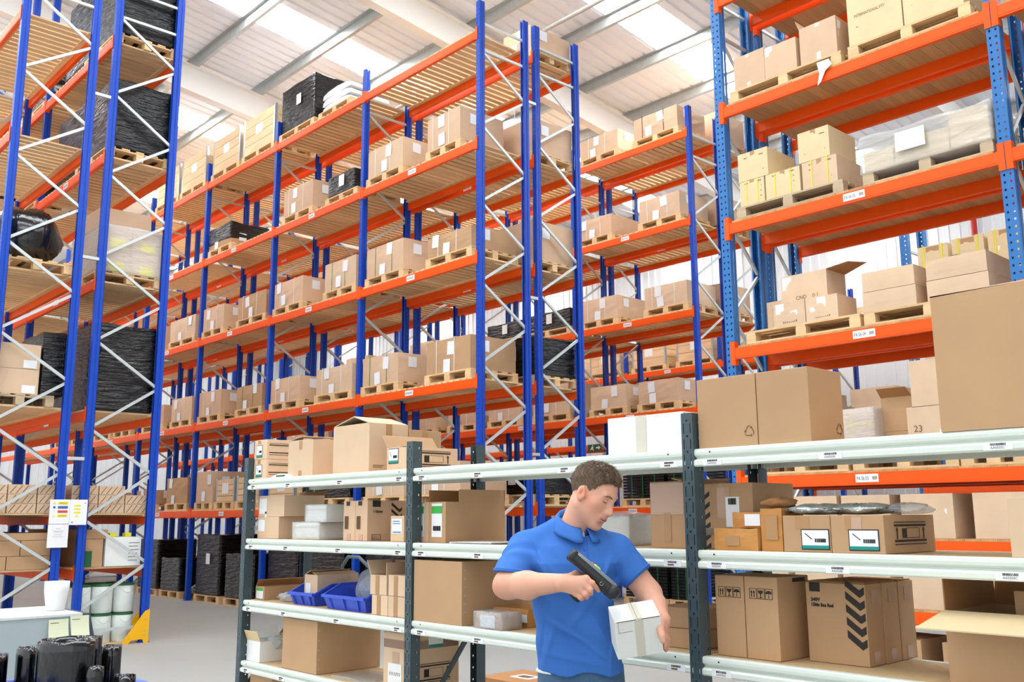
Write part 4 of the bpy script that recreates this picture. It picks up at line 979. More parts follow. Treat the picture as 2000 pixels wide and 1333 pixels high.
for k, (a, b_) in enumerate(((-1.862, -1.643), (-1.640, -1.464))):
    o, d = sbox('%s of two plain cartons with recycling marks on the top shelf' % ('left','right')[k], a, b_, 2.52, 2.712, z1, 2.010, 'card_b')
    recycle(o, d, 'F', .87, .2) if k == 0 else recycle(o, d, 'S', .85, .2)
o, d = sbox('huge plain carton at the right end of the top shelf', -1.080, -.55, 2.50, 2.86, z1, 2.148, 'card_b', open_top=True); flap(o, d, 'E', -.26, .004); flap(o, d, 'W', -.26, .004)
# ---- second shelf
o, d = sbox('lower carton with white label, left end of the second shelf', -4.822, -4.596, 2.56, 2.8, z2, 1.589, 'card_c'); decal(o, d, 'F', .2, .6, .07, .06, 'paper', 'label')
o, d = sbox('upper open carton with torn label, left end of the second shelf', -4.816, -4.544, 2.56, 2.8, 1.590, 1.700, 'card_c', open_top=True); decal(o, d, 'F', .18, .5, .08, .08, 'paper', 'label'); flap(o, d, 'P', .02, .02, 'card_in'); decal(o, d, 'F', .3, .1, .02, .03, 'paper', 'label')
for k, (a, b_, c, e) in enumerate(((-4.469, -4.211, z2, 1.559), (-4.347, -4.15, 1.56, 1.645))):
    o, d = sbox('%s white carton under clear film on the second shelf' % ('lower','upper')[k], a, b_, 2.57, 2.8, c, e, 'white_card'); decal(o, d, 'F', .5, .72, d[0], .004, 'tape_clear', 'seam')
    soft_box(d[0]+.006, d[1]+.006, d[2]+.004, .003, 5, 900+k).build('film_wrap', 'clear_wrap', o, (0,0,0), smooth=True)
for k, (a, b_) in enumerate(((-3.979, -3.880), (-3.878, -3.779))):
    o, d = sbox('%s of two tall narrow cartons on the second shelf' % ('left','right')[k], a, b_, 2.56, 2.79, z2, 1.66, 'card_a')
    barcode(o, d, 'F', .3, .45, .03, .06, 4, 'ink_soft'); decal(o, d, 'F', .4, .93, .03, .02, 'ink', 'print'); decal(o, d, 'F', .5, .085, .03, .028, 'tape_film', 'tape')
decal(o, d, 'S', .22, .92, .045, .03, 'ink', 'print'); lettering('110mm', .018, 'ink', o, (d[0]/2+.0018, -.085, .128), (0,1,0), (0,0,1), .0006); chevrons(o, d, 'S', .72, .06, .1, 4, .04, .03, .014); decal_multi(o, d, 'S', .22, .08, [R4(-.025,-.01,.05,.002), R4(-.025,.012,.05,.002), R4(-.025,-.01,.002,.022), R4(.023,-.01,.002,.022)], 'ink'); lettering('50Co', .016, 'ink', o, (d[0]/2+.0018, -.088, .009), (0,1,0), (0,0,1))
o, d = sbox('small labelled carton left of the middle post, second shelf', -3.594, -3.493, 2.56, 2.72, z2, 1.588, 'card_c'); decal(o, d, 'F', .5, .6, .075, .065, 'paper', 'label'); decal_multi(o, d, 'F', .5, .6, [R4(-.03,-.028,.06,.004), R4(-.03,.02,.05,.003), R4(-.03,.01,.055,.003)], 'sign_blue', off=.003)
tag(blob(-3.50, 2.64, 1.589, .05, .05, .03, 'clear_bag', 'plastic_packet', 31), 'clear plastic packet on the small labelled carton', 'packet')
def green_label(o, d, w=.07, h=.14):
    decal(o, d, 'F', .5, .55, w, h, 'paper', 'label'); decal_poly(o, d, 'F', .5, .55, R4(-w/2, h*.2, w, h*.22), 'green', 'label_band', .0028); barcode(o, d, 'F', .5, .35, w*.7, .02, 9)
o, d = sbox('narrow carton with green topped label behind the middle post, second shelf', -3.447, -3.319, 2.56, 2.80, z2, 1.645, 'card_a'); green_label(o, d)
o, d = sbox('deep open carton with green topped label and torn flap, second shelf', -3.316, -3.201, 2.56, 2.895, z2, 1.645, 'card_b', open_top=True); green_label(o, d)
flap(o, d, 'E', .0, .052, 'card_b', a=.22); flap(o, d, 'W', 0.0, .05, 'card_in'); flap(o, d, 'P', 0, .05, 'card_in')
for k in range(3):
    tag(box('paper_sheet', 'paper', -.13, .13, -.09, .09, 0, .002, None, (-3.02+.01*k, 2.63-.008*k, z2+.0022*k)), '%s sheet of the loose papers on the second shelf behind the man' % ('bottom','middle','top')[k], 'paper', 'loose papers')
o, d = sbox('silver grey wrapped carton on the second shelf beside the man', -2.530, -2.335, 2.72, 2.88, z2, 1.578, 'white_card'); soft_box(d[0]+.006, d[1]+.006, d[2]+.01, .004, 5, 950, -.01).build('film_wrap', 'clear_wrap', o, (0,0,0), smooth=True)
o, d = sbox('carton with dark chevrons left of the right post, second shelf', -2.150, -2.005, 2.62, 2.87, z2, 1.695, 'card_b', open_top=True); chevrons(o, d, 'S', .16, .05, .2, 6, .0, .033, .016, -1); decal(o, d, 'F', .5, .74, d[0]*.96, d[2]*.48, 'tape_film', 'tape', .0012); decal(o, d, 'F', .5, .3, .03, .1, 'tape', 'tape'); flap(o, d, 'P', .02, .012, 'card_in'); flap(o, d, 'E', -.05, .012, 'card_b')
o, d = sbox('carton with long barcode label right of the right post, second shelf', -1.945, -1.745, 2.63, 2.87, z2, 1.683, 'card_b'); chevrons(o, d, 'F', .1, .03, .2, 6, .0, .033, .014, -1); decal(o, d, 'F', .62, .56, .052, .095, 'paper', 'label'); barcode(o, d, 'F', .62, .72, .03, .02, 12); decal(o, d, 'F', .45, .7, .05, .1, 'tape_film', 'tape', .0011)
def parcel(label, X0, X1, Y0, Y1, za, zb, seed, mat='kraft'):
    dx, dy, dz = X1-X0, Y1-Y0, zb-za
    o = soft_box(dx, dy, dz, .004, 5, seed, .006).build('kraft_parcel', mat, None, ((X0+X1)/2, (Y0+Y1)/2, za), smooth=False)
    return tag(o, label, 'parcel', 'brown kraft parcels'), (dx, dy, dz)
o, d = parcel('low crumpled kraft parcel at the left of the second shelf, right bay', -1.825, -1.668, 2.53, 2.622, z2, 1.541, 41); decal(o, d, 'F', .45, .45, .05, .03, 'tape', 'tape', .006, t=.002)
o, d = parcel('kraft parcel with address label on the low parcel', -1.775, -1.668, 2.56, 2.622, 1.543, 1.59, 42); decal(o, d, 'F', .7, .5, .055, .035, 'paper', 'label', .006, t=.002)
o, d = parcel('upright kraft carton next to the teal labelled cartons', -1.661, -1.589, 2.54, 2.66, z2, 1.60, 43); decal(o, d, 'F', .55, .55, .04, .07, 'tape', 'tape', .006, t=.002)
tag(blob(-1.63, 2.6, 1.602, .05, .05, .03, 'card_in', 'crumpled_paper', 44, .3), 'crumpled brown paper on the upright kraft carton', 'paper')
for k, (a, b_) in enumerate(((-1.580, -1.428), (-1.421, -1.265))):
    o, d = sbox('%s of two flat cartons with teal striped labels, second shelf' % ('left','right')[k], a, b_, 2.53-.01*k, 2.825, z2, 1.579, 'card_b')
    teal_label(o, d, 'F', .68 if k == 0 else .62, .35, .083, .052, -1); decal(o, d, 'F', .42, .80, .045, .038, 'tape', 'tape', .001)
stripes(o, d, 'S', .5, .52, .19, .06); decal(o, d, 'F', .5, .70, .03, .055, 'tape_film', 'tape', .0011)
for k, (x, y, rx, mt) in enumerate(((-1.50, 2.6, .085, 'silver_bag'), (-1.37, 2.62, .09, 'silver_bag'), (-1.27, 2.68, .06, 'clear_bag'))):
    b = blob(x, y, 1.5805, rx, .07, .03, mt, 'plastic_bag', 50+k, .3); tag(b, '%s crumpled plastic bag on the teal labelled cartons' % ('left silver','middle silver','right clear')[k], 'bag', 'crumpled bags')
o, d = sbox('carton at the right end of the second shelf', -.944, -.62, 2.52, 2.84, z2, 1.62, 'card_c')
for k in range(3): tag(blob(-.86+.02*k, 2.60+.03*k, 1.6205+.022*k, .06, .05, .026, 'clear_bag', 'plastic_packet', 70+k, .2), '%s clear packet piled on the right end carton of the second shelf' % ('lowest','middle','topmost')[k], 'packet', 'clear packets')
# ---- third shelf
o, d = sbox('low open carton with green label at the left of the third shelf', -4.83, -4.735, 2.568, 2.84, z3, 1.225, 'card_b', open_top=True); decal(o, d, 'F', .5, .45, .07, .05, 'paper', 'label'); decal_poly(o, d, 'F', .5, .45, R4(-.035,.015,.07,.012), 'green', 'label_band', .0028); flap(o, d, 'W', -.03, .035, 'card_in'); decal_multi(o, d, 'S', .5, .3, [R4(-.03,0,.06,.004), R4(-.03,.01,.06,.004)], 'ink_soft')
tag(blob(-4.555, 2.62, z3, .07, .05, .045, 'clear_bag', 'parts_bag', 81, .25), 'clear bag of small parts beside the smaller blue bin', 'bag')
def bin_(x0, x1, y0, y1, zb, h, label):
    r = thing('storage_bin', label, 'bin', ((x0+x1)/2, (y0+y1)/2, zb), 0, 'blue plastic bins'); w, dp = x1-x0, y1-y0; t = .004; i = .02
    b = MB()
    b.add([(-w/2+i,-dp/2+i,0),(w/2-i,-dp/2+i,0),(w/2-i,dp/2-i,0),(-w/2+i,dp/2-i,0),(-w/2+i,-dp/2+i,t),(w/2-i,-dp/2+i,t),(w/2-i,dp/2-i,t),(-w/2+i,dp/2-i,t)], [(0,3,2,1),(4,5,6,7),(0,1,5,4),(1,2,6,5),(2,3,7,6),(3,0,4,7)])
    b.build('bin_floor', 'bin_blue', r)
    lip = h*.55
    MB().sheet([(-w/2+i,-dp/2+i,0),(w/2-i,-dp/2+i,0),(w/2-.004,-dp/2,lip),(-w/2+.004,-dp/2,lip)], t, (0,1,.2)).build('front_wall', 'bin_blue', r)
    MB().sheet([(-w/2+i,dp/2-i,0),(w/2-i,dp/2-i,0),(w/2,dp/2,h),(-w/2,dp/2,h)], t, (0,-1,0)).build('back_wall', 'bin_blue', r)
    for s in (-1, 1):
        MB().sheet([(s*(w/2-i),-dp/2+i,0),(s*(w/2-i),dp/2-i,0),(s*w/2,dp/2,h),(s*w/2,-dp/2+dp*.32,h),(s*(w/2-.004),-dp/2,lip)], t, (-s,0,0)).build('side_wall', 'bin_blue', r)
        MB().bar((s*w/2,dp/2,h),(s*w/2,-dp/2+dp*.32,h), .012, .008).build('rim', 'bin_blue', r); MB().bar((s*w/2,-dp/2+dp*.32,h),(s*(w/2-.004),-dp/2,lip), .012, .008).build('rim', 'bin_blue', r)
    MB().bar((-w/2+.004,-dp/2-.002,lip),(w/2-.004,-dp/2-.002,lip), .014, .014).build('rim', 'bin_blue', r)
    for u in (-.33, 0, .33): MB().bar((u*w*.92,-dp/2+i-.004,.004),(u*w,-dp/2-.004,lip-.006), .004, .006).build('rib', 'bin_blue', r)
    return r
bin_(-4.44, -4.2, 2.545, 2.86, z3, .10, 'smaller blue plastic bin holding a carton on the third shelf')
bin_(-4.10, -3.735, 2.53, 2.86, z3, .11, 'larger blue plastic bin holding a bag on the third shelf')
o, d = sbox('open carton standing in the smaller blue bin', -4.385, -4.262, 2.60, 2.84, z3+.006, 1.302, 'card_c', open_top=True); flap(o, d, 'W', -.05, .02, 'card_b'); flap(o, d, 'E', -.05, .012, 'card_b'); decal(o, d, 'F', .32, .45, .045, .07, 'paper', 'label'); decal_multi(o, d, 'S', .5, .45, [R4(-.05,-.02,.12,.005), R4(-.05,.02,.12,.005)], 'ink')
tag(blob(-3.90, 2.71, z3+.006, .12, .09, .17, 'clear_bag', 'parts_bag', 82, .18), 'clear plastic bag of parts bulging out of the larger blue bin', 'bag')
n = 0
for (a, b_, c, e) in ((-3.686,-3.565,z3,1.243), (-3.561,-3.437,z3,1.243), (-3.70,-3.575,1.2445,1.33), (-3.561,-3.437,1.2445,1.333)):
    nm = ('lower left','lower right','upper left open','upper right')[n]
    o, d = sbox('%s of four small taped cartons beside the middle post, third shelf' % nm, a, b_, 2.53, 2.66, c, e, 'card_c', open_top=(n == 2)); decal(o, d, 'F', .45, .5, .028, d[2]*.96, 'tape', 'tape')
    if n == 2: flap(o, d, 'W', .03, .06, 'card_c'); flap(o, d, 'E', 0.0, .055, 'card_a'); flap(o, d, 'P', .01, .06, 'card_b')
    n += 1
o, d = sbox('open carton with upright flaps behind the small taped cartons, third shelf', -3.60, -3.42, 2.675, 2.86, z3, 1.35, 'card_b', open_top=True); flap(o, d, 'P', .01, .06, 'card_in'); flap(o, d, 'E', 0, .05, 'card_b')
o, d = sbox('big plain carton with stapled edge in the middle of the third shelf', -3.343, -3.027, 2.505, 2.895, z3, 1.405, 'card_b')
for k in range(7): decal(o, d, 'S', .04, .08+.13*k, .008, .003, 'galv', 'staple')
o, d = parcel('taped kraft parcel with white label and clear film, third shelf behind the man', -2.95, -2.795, 2.51, 2.605, z3, 1.216, 45); decal(o, d, 'F', .5, .5, .085, .045, 'paper', 'label', .006, t=.002); soft_box(d[0]+.01, d[1]+.01, d[2]+.006, .005, 5, 88).build('film_wrap', 'clear_bag', o, (0,0,0), smooth=True)
o, d = parcel('larger taped kraft parcel behind the film covered one, third shelf', -3.005, -2.80, 2.65, 2.84, z3, 1.225, 46); decal(o, d, 'F', .9, .5, .04, .03, 'paper', 'label', .006, t=.002)
for k, (c, e) in enumerate(((z3, 1.2165), (1.2175, 1.283))):
    o, d = sbox('%s of two cartons with green labels left of the right post, third shelf' % ('lower','upper')[k], -2.14, -1.945, 2.6+.015*k, 2.78, c, e, 'card_b'); decal(o, d, 'F', .12, .5, .03, .05, 'paper', 'label'); decal_poly(o, d, 'F', .12, .5, R4(-.015, .002, .03, .023), 'green', 'label_band', .0028)
for k, (a, b_) in enumerate(((-1.852, -1.7475), (-1.7445, -1.630))):
    o, d = sbox('%s of two tall cartons with handling symbols, third shelf' % ('left','right')[k], a, b_, 2.56, 2.735, z3, 1.398, 'card_b'); fragile_icons(o, d, 'F', .5, .79, .024)
decal(o, d, 'S', .68, .955, .07, .012, 'ink', 'print')
for k in range(3):
    o, d = sbox('%s of three reel cartons with dark chevrons, third shelf' % ('front','middle','back')[k], -1.587+.002*k, -1.398+.002*k, 2.645+.096*k, 2.645+.096*k+.0945, z3, 1.384, 'card_b', rzz=0.0)
    decal(o, d, 'S', .55, .84, .04, .04, 'tape', 'tape', .0012); decal(o, d, 'S', .5, .1, .035, .035, 'tape_film', 'tape', .0012)
    if k == 0:
        decal(o, d, 'F', .16, .94, .034, .026, 'ink', 'print'); lettering('240V', .014, 'ink', o, (-.078,-.0488,.173), (1,0,0), (0,0,1), .0006); lettering('15Mtr Box Reel', .014, 'ink', o, (-.078,-.0488,.158), (1,0,0), (0,0,1), .0006, squash=.8)
        chevrons(o, d, 'F', .83, .058, .15, 5, .045, .036, .021, 1.0)
    m = MB(); m.box(-.09,.09,-.04,.04,.2275,.231); m.build('flap', 'card_in', o)
o, d = sbox('open carton with wide pale flap at the right of the third shelf', -1.138, -.62, 2.56, 2.88, z3, 1.333, 'card_b', open_top=True)
flap(o, d, 'N', .17, -.03, 'card_pale'); flap(o, d, 'W', .0, .082, 'card_in'); flap(o, d, 'P', .02, .06, 'card_in'); decal(o, d, 'F', .62, .3, .12, .16, 'tape_dark', 'tape', .0012)
o2, d2 = parcel('crumpled kraft parcel sticking out of the open carton', -1.0, -.7, 2.66, 2.84, 1.24, 1.385, 47, 'card_b')
# ---- fourth shelf and below
o, d = sbox('small white open carton at the left of the fourth shelf', -4.829, -4.688, 2.53, 2.72, z4, .952, 'white_card', open_top=True); flap(o, d, 'W', .03, .055, 'white_card'); flap(o, d, 'N', .02, .05, 'card_pale'); flap(o, d, 'P', .01, .02, 'card_in')
tag(blob(-4.72, 2.64, .90, .05, .05, .07, 'clear_bag', 'parts_bag', 83, .2), 'clear bag standing in the small white open carton', 'bag')
o, d = sbox('big plain carton on the fourth shelf', -4.459, -4.135, 2.529, 2.895, z4, 1.093, 'card_b')
for k in range(5): decal(o, d, 'S', .03, .1+.18*k, .008, .003, 'galv', 'staple')
m = MB(); m.prism([(-.14,0),(-.12,.008),(0,.012),(.12,.007),(.14,0)], 'y', -.1, .1); tag(m.build('flat_packet', 'clear_wrap', None, (-3.92, 2.66, z4)), 'flat grey plastic packet lying on the fourth shelf', 'packet')
o, d = sbox('taped carton with handwritten label behind the middle post, fourth shelf', -3.644, -3.44, 2.57, 2.83, z4, 1.085, 'card_c', open_top=True)
flap(o, d, 'W', -.08, .012); flap(o, d, 'E', -.09, .006, 'card_c'); flap(o, d, 'P', -.1, .004)
decal(o, d, 'F', .5, .8, d[0]*.98, .035, 'tape_dark', 'tape', .0012); decal(o, d, 'F', .45, .55, .05, .05, 'tape_film', 'tape', .0012); decal(o, d, 'F', .42, .2, .1, .12, 'paper', 'label', .002)
decal_multi(o, d, 'F', .42, .2, [[(-.04+k*.012,.01),(-.037+k*.012,.01),(-.032+k*.012,.024),(-.035+k*.012,.024)] for k in range(7)], 'ink_soft', 'handwriting', .003)
decal(o, d, 'S', .5, .8, d[1]*.98, .035, 'tape_dark', 'tape', .0012); decal(o, d, 'S', .5, .85, .08, .05, 'paper', 'label', .0022); decal_poly(o, d, 'S', .5, .85, R4(-.04,-.025,.08,.012), 'teal', 'label_band', .003)
stripes(o, d, 'S', .45, .3, .19, .075)
o, d = sbox('plain carton on the fifth shelf at the left', -4.78, -4.55, 2.53, 2.8, z5, .80, 'card_b'); 
# bring the shelving and everything on it to metres
for _o in set(COL.objects)-_before:
    if _o.parent is None:
        x, y, z = _o.location; _o.location = (x*KS, y*KS, z*KS-KD); _o.scale = (KS, KS, KS)
o, d = sbox('brown carton with white label on the floor behind the shelving', -6.25, -5.7, 5.35, 5.85, 0, .3, 'card_in'); decal(o, d, 'T', .55, .5, .22, .16, 'paper', 'label'); barcode(o, d, 'T', .55, .5, .14, .09, 5, 'ink_soft', .003); decal(o, d, 'F', .5, .6, d[0], .1, 'white_card', 'tape')
# sack truck handle behind the shelving
r = thing('sack_truck', 'sack truck with curved tube handle standing behind the shelving', 'sack truck', (-6.9, 4.6, 0))
MB().tube([(-.22,0,.1),(-.22,-.02,1.05),(-.2,-.03,1.18),(-.1,-.04,1.26),(.06,-.04,1.26),(.2,-.03,1.18),(.24,-.02,1.05),(.24,0,.1)], .014, 8).build('frame', 'post_grey', r, smooth=True)
for s in (-.3,.32):
    q = MB(); q.lathe([(.03,-.03),(.13,-.03),(.14,0),(.13,.03),(.03,.03)], 20); w = q.build('wheel', 'black_plastic', r, smooth=True); w.location = (s,.08,.14); w.rotation_euler = (0,math.pi/2,0)
box('toe_plate', 'post_grey', -.24,.26,-.26,0,0,.008, r); MB().bar((-.22,0,.6),(.24,0,.6), .02,.02).build('cross_bar', 'post_grey', r); MB().tube([(-.3,.08,.14),(.32,.08,.14)], .012, 8).build('axle', 'galv', r)
# ------------------------------------------------------------------ the man with the scanner
BA = Vector((CR.x, CR.y, 0)).normalized(); BB = Vector((CF.x, CF.y, 0)).normalized()   # right and away, horizontal
ORG = Vector((-2.12623, 2.23252, 0))      # where he stands
def V3(a, b, c): return np.array((a, b, c))     # right, away, up in his frame
def to_world(v):
    w = ORG + BA*float(v[0]) + BB*float(v[1])
    return Vector((w.x*KS, w.y*KS, float(v[2])*KS-KD))     # same units and datum as the shelving beside him
def cap(a, b, ra, rb):
    a = np.array(a, np.float32); b = np.array(b, np.float32); ab = b-a; L2 = float(ab@ab)+1e-12
    def f(p):
        t = np.clip(((p-a)@ab)/L2, 0, 1)
        return np.linalg.norm(p-a-t[:,None]*ab, axis=1) - (ra+(rb-ra)*t)
    return f
def ell(c, r, R=None):
    c = np.array(c, np.float32); r = np.array(r, np.float32); R = np.eye(3, dtype=np.float32) if R is None else np.array(R, np.float32)
    def f(p):
        q = (p-c)@R.T/r; k0 = np.linalg.norm(q, axis=1); k1 = np.linalg.norm(q/r, axis=1)+1e-9
        return k0*(k0-1)/k1
    return f
def stack(zs, ca, cb, wa, wb, z0, z1):
    def f(p):
        z = p[:,2]; A = np.interp(z, zs, wa); B = np.interp(z, zs, wb)
        x = (p[:,0]-np.interp(z, zs, ca))/A; y = (p[:,1]-np.interp(z, zs, cb))/B
        d = ((np.abs(x)**2.4+np.abs(y)**2.4)**(1/2.4)-1)*np.minimum(A, B)
        return np.maximum(d, np.maximum(z0-z, z-z1))
    return f
def smin(a, b, k):
    h = np.clip(.5+.5*(b-a)/k, 0, 1); return b+(a-b)*h-k*h*(1-h)
def smax(a, b, k): return -smin(-a, -b, k)
def union(prims):
    def f(p):
        d = None
        for op, g, k in prims:
            e = g(p)
            if d is None: d = e
            elif op == '+': d = smin(d, e, k) if k > 0 else np.minimum(d, e)
            else: d = smax(d, -e, k)
        return d
    return f
def nets(f, lo, hi, h, co=4, reach=2.2):
    lo = np.array(lo, np.float32); nb = np.ceil((np.array(hi)-lo)/(h*co)).astype(int); n = nb*co
    bc = np.stack(np.meshgrid(*[np.arange(k) for k in nb], indexing='ij'), -1).reshape(-1,3)
    cen = lo+(bc.astype(np.float32)*co+(co-1)/2)*h
    dv = np.concatenate([f(cen[i:i+200000]) for i in range(0, len(cen), 200000)])
    V = np.repeat(np.repeat(np.repeat(dv.reshape(nb).astype(np.float32), co, 0), co, 1), co, 2)
    act = bc[np.abs(dv) < co*h*reach]
    off = np.stack(np.meshgrid(*[np.arange(co)]*3, indexing='ij'), -1).reshape(-1,3)
    for i in range(0, len(act), 4000):
        idx = (act[i:i+4000,None,:]*co+off[None]).reshape(-1,3)
        V[idx[:,0], idx[:,1], idx[:,2]] = f(lo+idx.astype(np.float32)*h)
    s = V < 0
    def sl(dx, dy, dz): return (slice(dx, n[0]-1+dx), slice(dy, n[1]-1+dy), slice(dz, n[2]-1+dz))
    cnt = sum(s[sl(a,b,c)].astype(np.int8) for a in (0,1) for b in (0,1) for c in (0,1))
    cells = np.argwhere((cnt > 0) & (cnt < 8))
    vid = -np.ones(tuple(n-1), np.int32); vid[cells[:,0], cells[:,1], cells[:,2]] = np.arange(len(cells))
    acc = np.zeros((len(cells),3)); num = np.zeros(len(cells))
    C = [(a,b,c) for a in (0,1) for b in (0,1) for c in (0,1)]
    for i in range(8):
        for j in range(i+1, 8):
            if sum(abs(C[i][k]-C[j][k]) for k in range(3)) != 1: continue
            a = V[cells[:,0]+C[i][0], cells[:,1]+C[i][1], cells[:,2]+C[i][2]]; b = V[cells[:,0]+C[j][0], cells[:,1]+C[j][1], cells[:,2]+C[j][2]]
            m = (a < 0) != (b < 0); t = np.where(m, a/np.where(np.abs(a-b) < 1e-12, 1, a-b), 0)
            P = np.array(C[i])+t[:,None]*(np.array(C[j])-np.array(C[i])); acc[m] += P[m]; num[m] += 1
    verts = lo+(cells+acc/num[:,None])*h
    faces = []
    for ax in range(3):
        o1, o2 = [(0,1,2),(1,2,0),(2,0,1)][ax][1:]
        sh = [slice(0,n[k]-1) for k in range(3)]; sh2 = list(sh); sh2[ax] = slice(1, n[ax])
        A = s[tuple(sh)]; B = s[tuple(sh2)]
        e = np.argwhere(A != B); e = e[(e[:,o1] > 0) & (e[:,o2] > 0)]
        d1 = np.zeros(3, int); d1[o1] = 1; d2 = np.zeros(3, int); d2[o2] = 1
        q = [vid[tuple((e-k).T)] for k in (0*d1, d1, d1+d2, d2)]
        q = np.stack(q, 1); fl = A[tuple(e.T)]
        q[~fl] = q[~fl][:, ::-1]; faces.append(q)
    return verts, np.concatenate(faces)
def np_mesh(name, v, fc, mat):
    me = bpy.data.meshes.new(name); w = np.array([tuple(to_world(x)) for x in v])
    me.from_pydata(w.tolist(), [], fc.tolist()); me.materials.append(MATS[mat])
    me.polygons.foreach_set('use_smooth', [True]*len(me.polygons)); me.update(); return me
# --- skeleton
shR, elR, wrR = V3(-0.1659, 0.0228, 1.4787), V3(-0.2223, -0.1219, 1.3806), V3(-0.0695, -0.2515, 1.3941)
shL, elL, wrL = V3(0.1172, -0.0172, 1.4751), V3(0.2112, -0.0446, 1.3468), V3(0.2267, -0.1754, 1.2843)
TH, PHI, RO = math.radians(52), math.radians(25), math.radians(10)
Fh = np.array((math.sin(TH)*math.cos(PHI), -math.cos(TH)*math.cos(PHI), -math.sin(PHI)))
_r = np.array((-math.cos(TH), -math.sin(TH), 0.0)); _u = np.cross(_r, Fh)
Rh = _r*math.cos(RO)+_u*math.sin(RO); Uh = _u*math.cos(RO)-_r*math.sin(RO)
HS = 0.755
ear = V3(0.0055, -0.1103, 1.6499); HO = ear - HS*(Rh*.078-Fh*.005-Uh*.004)
def Hd(x, y, z): return HO + HS*(Rh*x + Fh*y + Uh*z)
RH = np.stack([Rh, Fh, Uh])            # rows: head axes
def hc(a, b, ra, rb): return cap(Hd(*a), Hd(*b), ra*HS, rb*HS)
def he(c, r, tilt=None): return ell(Hd(*c), np.array(r)*HS, RH if tilt is None else tilt@RH)
nk0, nk1 = Hd(0,-.022,-.05), V3(-0.0124, -0.0193, 1.5417)
head = [('+', he((0,-.012,.045), (.075,.097,.085)), 0), ('+', he((0,.03,.0), (.060,.060,.085)), .03), ('+', he((0,.035,-.055), (.053,.050,.052)), .03),
        ('+', hc((.052,-.002,-.045), (.016,.066,-.096), .016, .015), .022), ('+', hc((-.052,-.002,-.045), (-.016,.066,-.096), .016, .015), .022),
        ('+', he((0,.072,-.096), (.019,.017,.017)), .02), ('+', he((.043,.058,-.012), (.022,.02,.02)), .02), ('+', he((-.043,.058,-.012), (.022,.02,.02)), .02),
        ('+', hc((.038,.078,.03), (.008,.086,.027), .011, .010), .014), ('+', hc((-.038,.078,.03), (-.008,.086,.027), .011, .010), .014),
        ('-', he((.034,.098,.010), (.018,.016,.013)), .014), ('-', he((-.034,.098,.010), (.018,.016,.013)), .014),
        ('+', he((.032,.0735,.010), (.0145,.0135,.0125)), .004), ('+', he((-.032,.0735,.010), (.0145,.0135,.0125)), .004),
        ('+', hc((0,.084,.018), (0,.108,-.028), .0085, .0125), .012), ('+', he((.0115,.096,-.032), (.0095,.012,.009)), .008), ('+', he((-.0115,.096,-.032), (.0095,.012,.009)), .008),
        ('+', he((0,.082,-.06), (.027,.016,.022)), .015),
        ('+', hc((.021,.083,-.0615), (0,.0955,-.0575), .004, .0058), .006), ('+', hc((-.021,.083,-.0615), (0,.0955,-.0575), .004, .0058), .006),
        ('+', hc((.017,.0835,-.068), (0,.0935,-.0705), .004, .0062), .005), ('+', hc((-.017,.0835,-.068), (0,.0935,-.0705), .004, .0062), .005),
        ('-', hc((.026,.086,-.0615), (0,.1015,-.0645), .0016, .0018), .003), ('-', hc((-.026,.086,-.0615), (0,.1015,-.0645), .0016, .0018), .003),
        ('-', he((0,.092,-.083), (.02,.009,.006)), .012),
        ('-', he((.006,.103,-.041), (.003,.004,.003)), .003), ('-', he((-.006,.103,-.041), (.003,.004,.003)), .003)]
ct, st = math.cos(.22), math.sin(.22); tilt = np.array(((1,0,0),(0,ct,st),(0,-st,ct)))
for s in (1, -1):
    head += [('+', he((s*.080,-.007,-.004), (.0095,.0195,.032), tilt), .005), ('-', he((s*.0925,-.002,.001), (.0115,.0128,.0215), tilt), .002), ('+', he((s*.0835,-.011,.004), (.0045,.003,.013), tilt), .0025), ('+', he((s*.075,.010,-.008), (.006,.006,.008)), .004)]
head.append(('+', cap(nk0, nk1, .044, .048), .025))
zt = [1.00, 1.10, 1.20, 1.30, 1.38, 1.44, 1.49, 1.53, 1.56]
tc_ = [0.0029, 0.0013, -0.0083, -0.0195, -0.0211, -0.0195, -0.0179, -0.0147, -0.0131]
tb_ = [3.0-3.0]*9
tb_ = [.0, .0, .0, -.005, -.01, -.008, .0, .008, .01]
ta_ = [.135, .139, .131, .126, .135, .145, .125, .085, .055]
td_ = [.105, .108, .104, .104, .110, .108, .092, .07, .055]
torso_in = stack(zt, tc_, tb_, [x-.016 for x in ta_], [x-.016 for x in td_], 1.14, 1.55)
def hand_prims(mcps, chains, wrist, thumb, r=.0088):
    P = []
    for m in mcps: P.append(('+', cap(wrist, m, .020, .0100), .010))
    P.append(('+', cap(mcps[0], mcps[-1], .0095, .0090), .006))
    for ch in chains:
        for k in range(len(ch)-1): P.append(('+', cap(ch[k], ch[k+1], r-.0008*k, r-.0008*(k+1)), .0015 if k else .004))
        P.append(('+', ell(ch[1], (r*1.06,)*3), .002))
    for k in range(len(thumb)-1): P.append(('+', cap(thumb[k], thumb[k+1], .0122-.001*k, .0112-.001*k), .008 if k == 0 else .003))
    return P
arms = [('+', cap(shR, elR, .052, .040), .0), ('+', cap(elR, V3(-0.1634, -0.1730, 1.3822), .0385, .0385), .02), ('+', cap(V3(-0.1634, -0.1730, 1.3822), wrR, .0375, .0255), .02), ('+', ell(V3(-0.2470, -0.1097, 1.3694), (.012,.012,.014)), .02),
        ('+', cap(shL, elL, .048, .036), .0), ('+', cap(elL, V3(0.2194, -0.1101, 1.3161), .036, .034), .02), ('+', cap(V3(0.2194, -0.1101, 1.3161), wrL, .033, .023), .015)]
mR = [V3(0.0015, -0.2833, 1.4070), V3(-0.0033, -0.2866, 1.3917), V3(-0.0134, -0.2820, 1.3775), V3(-0.0274, -0.2719, 1.3670)]
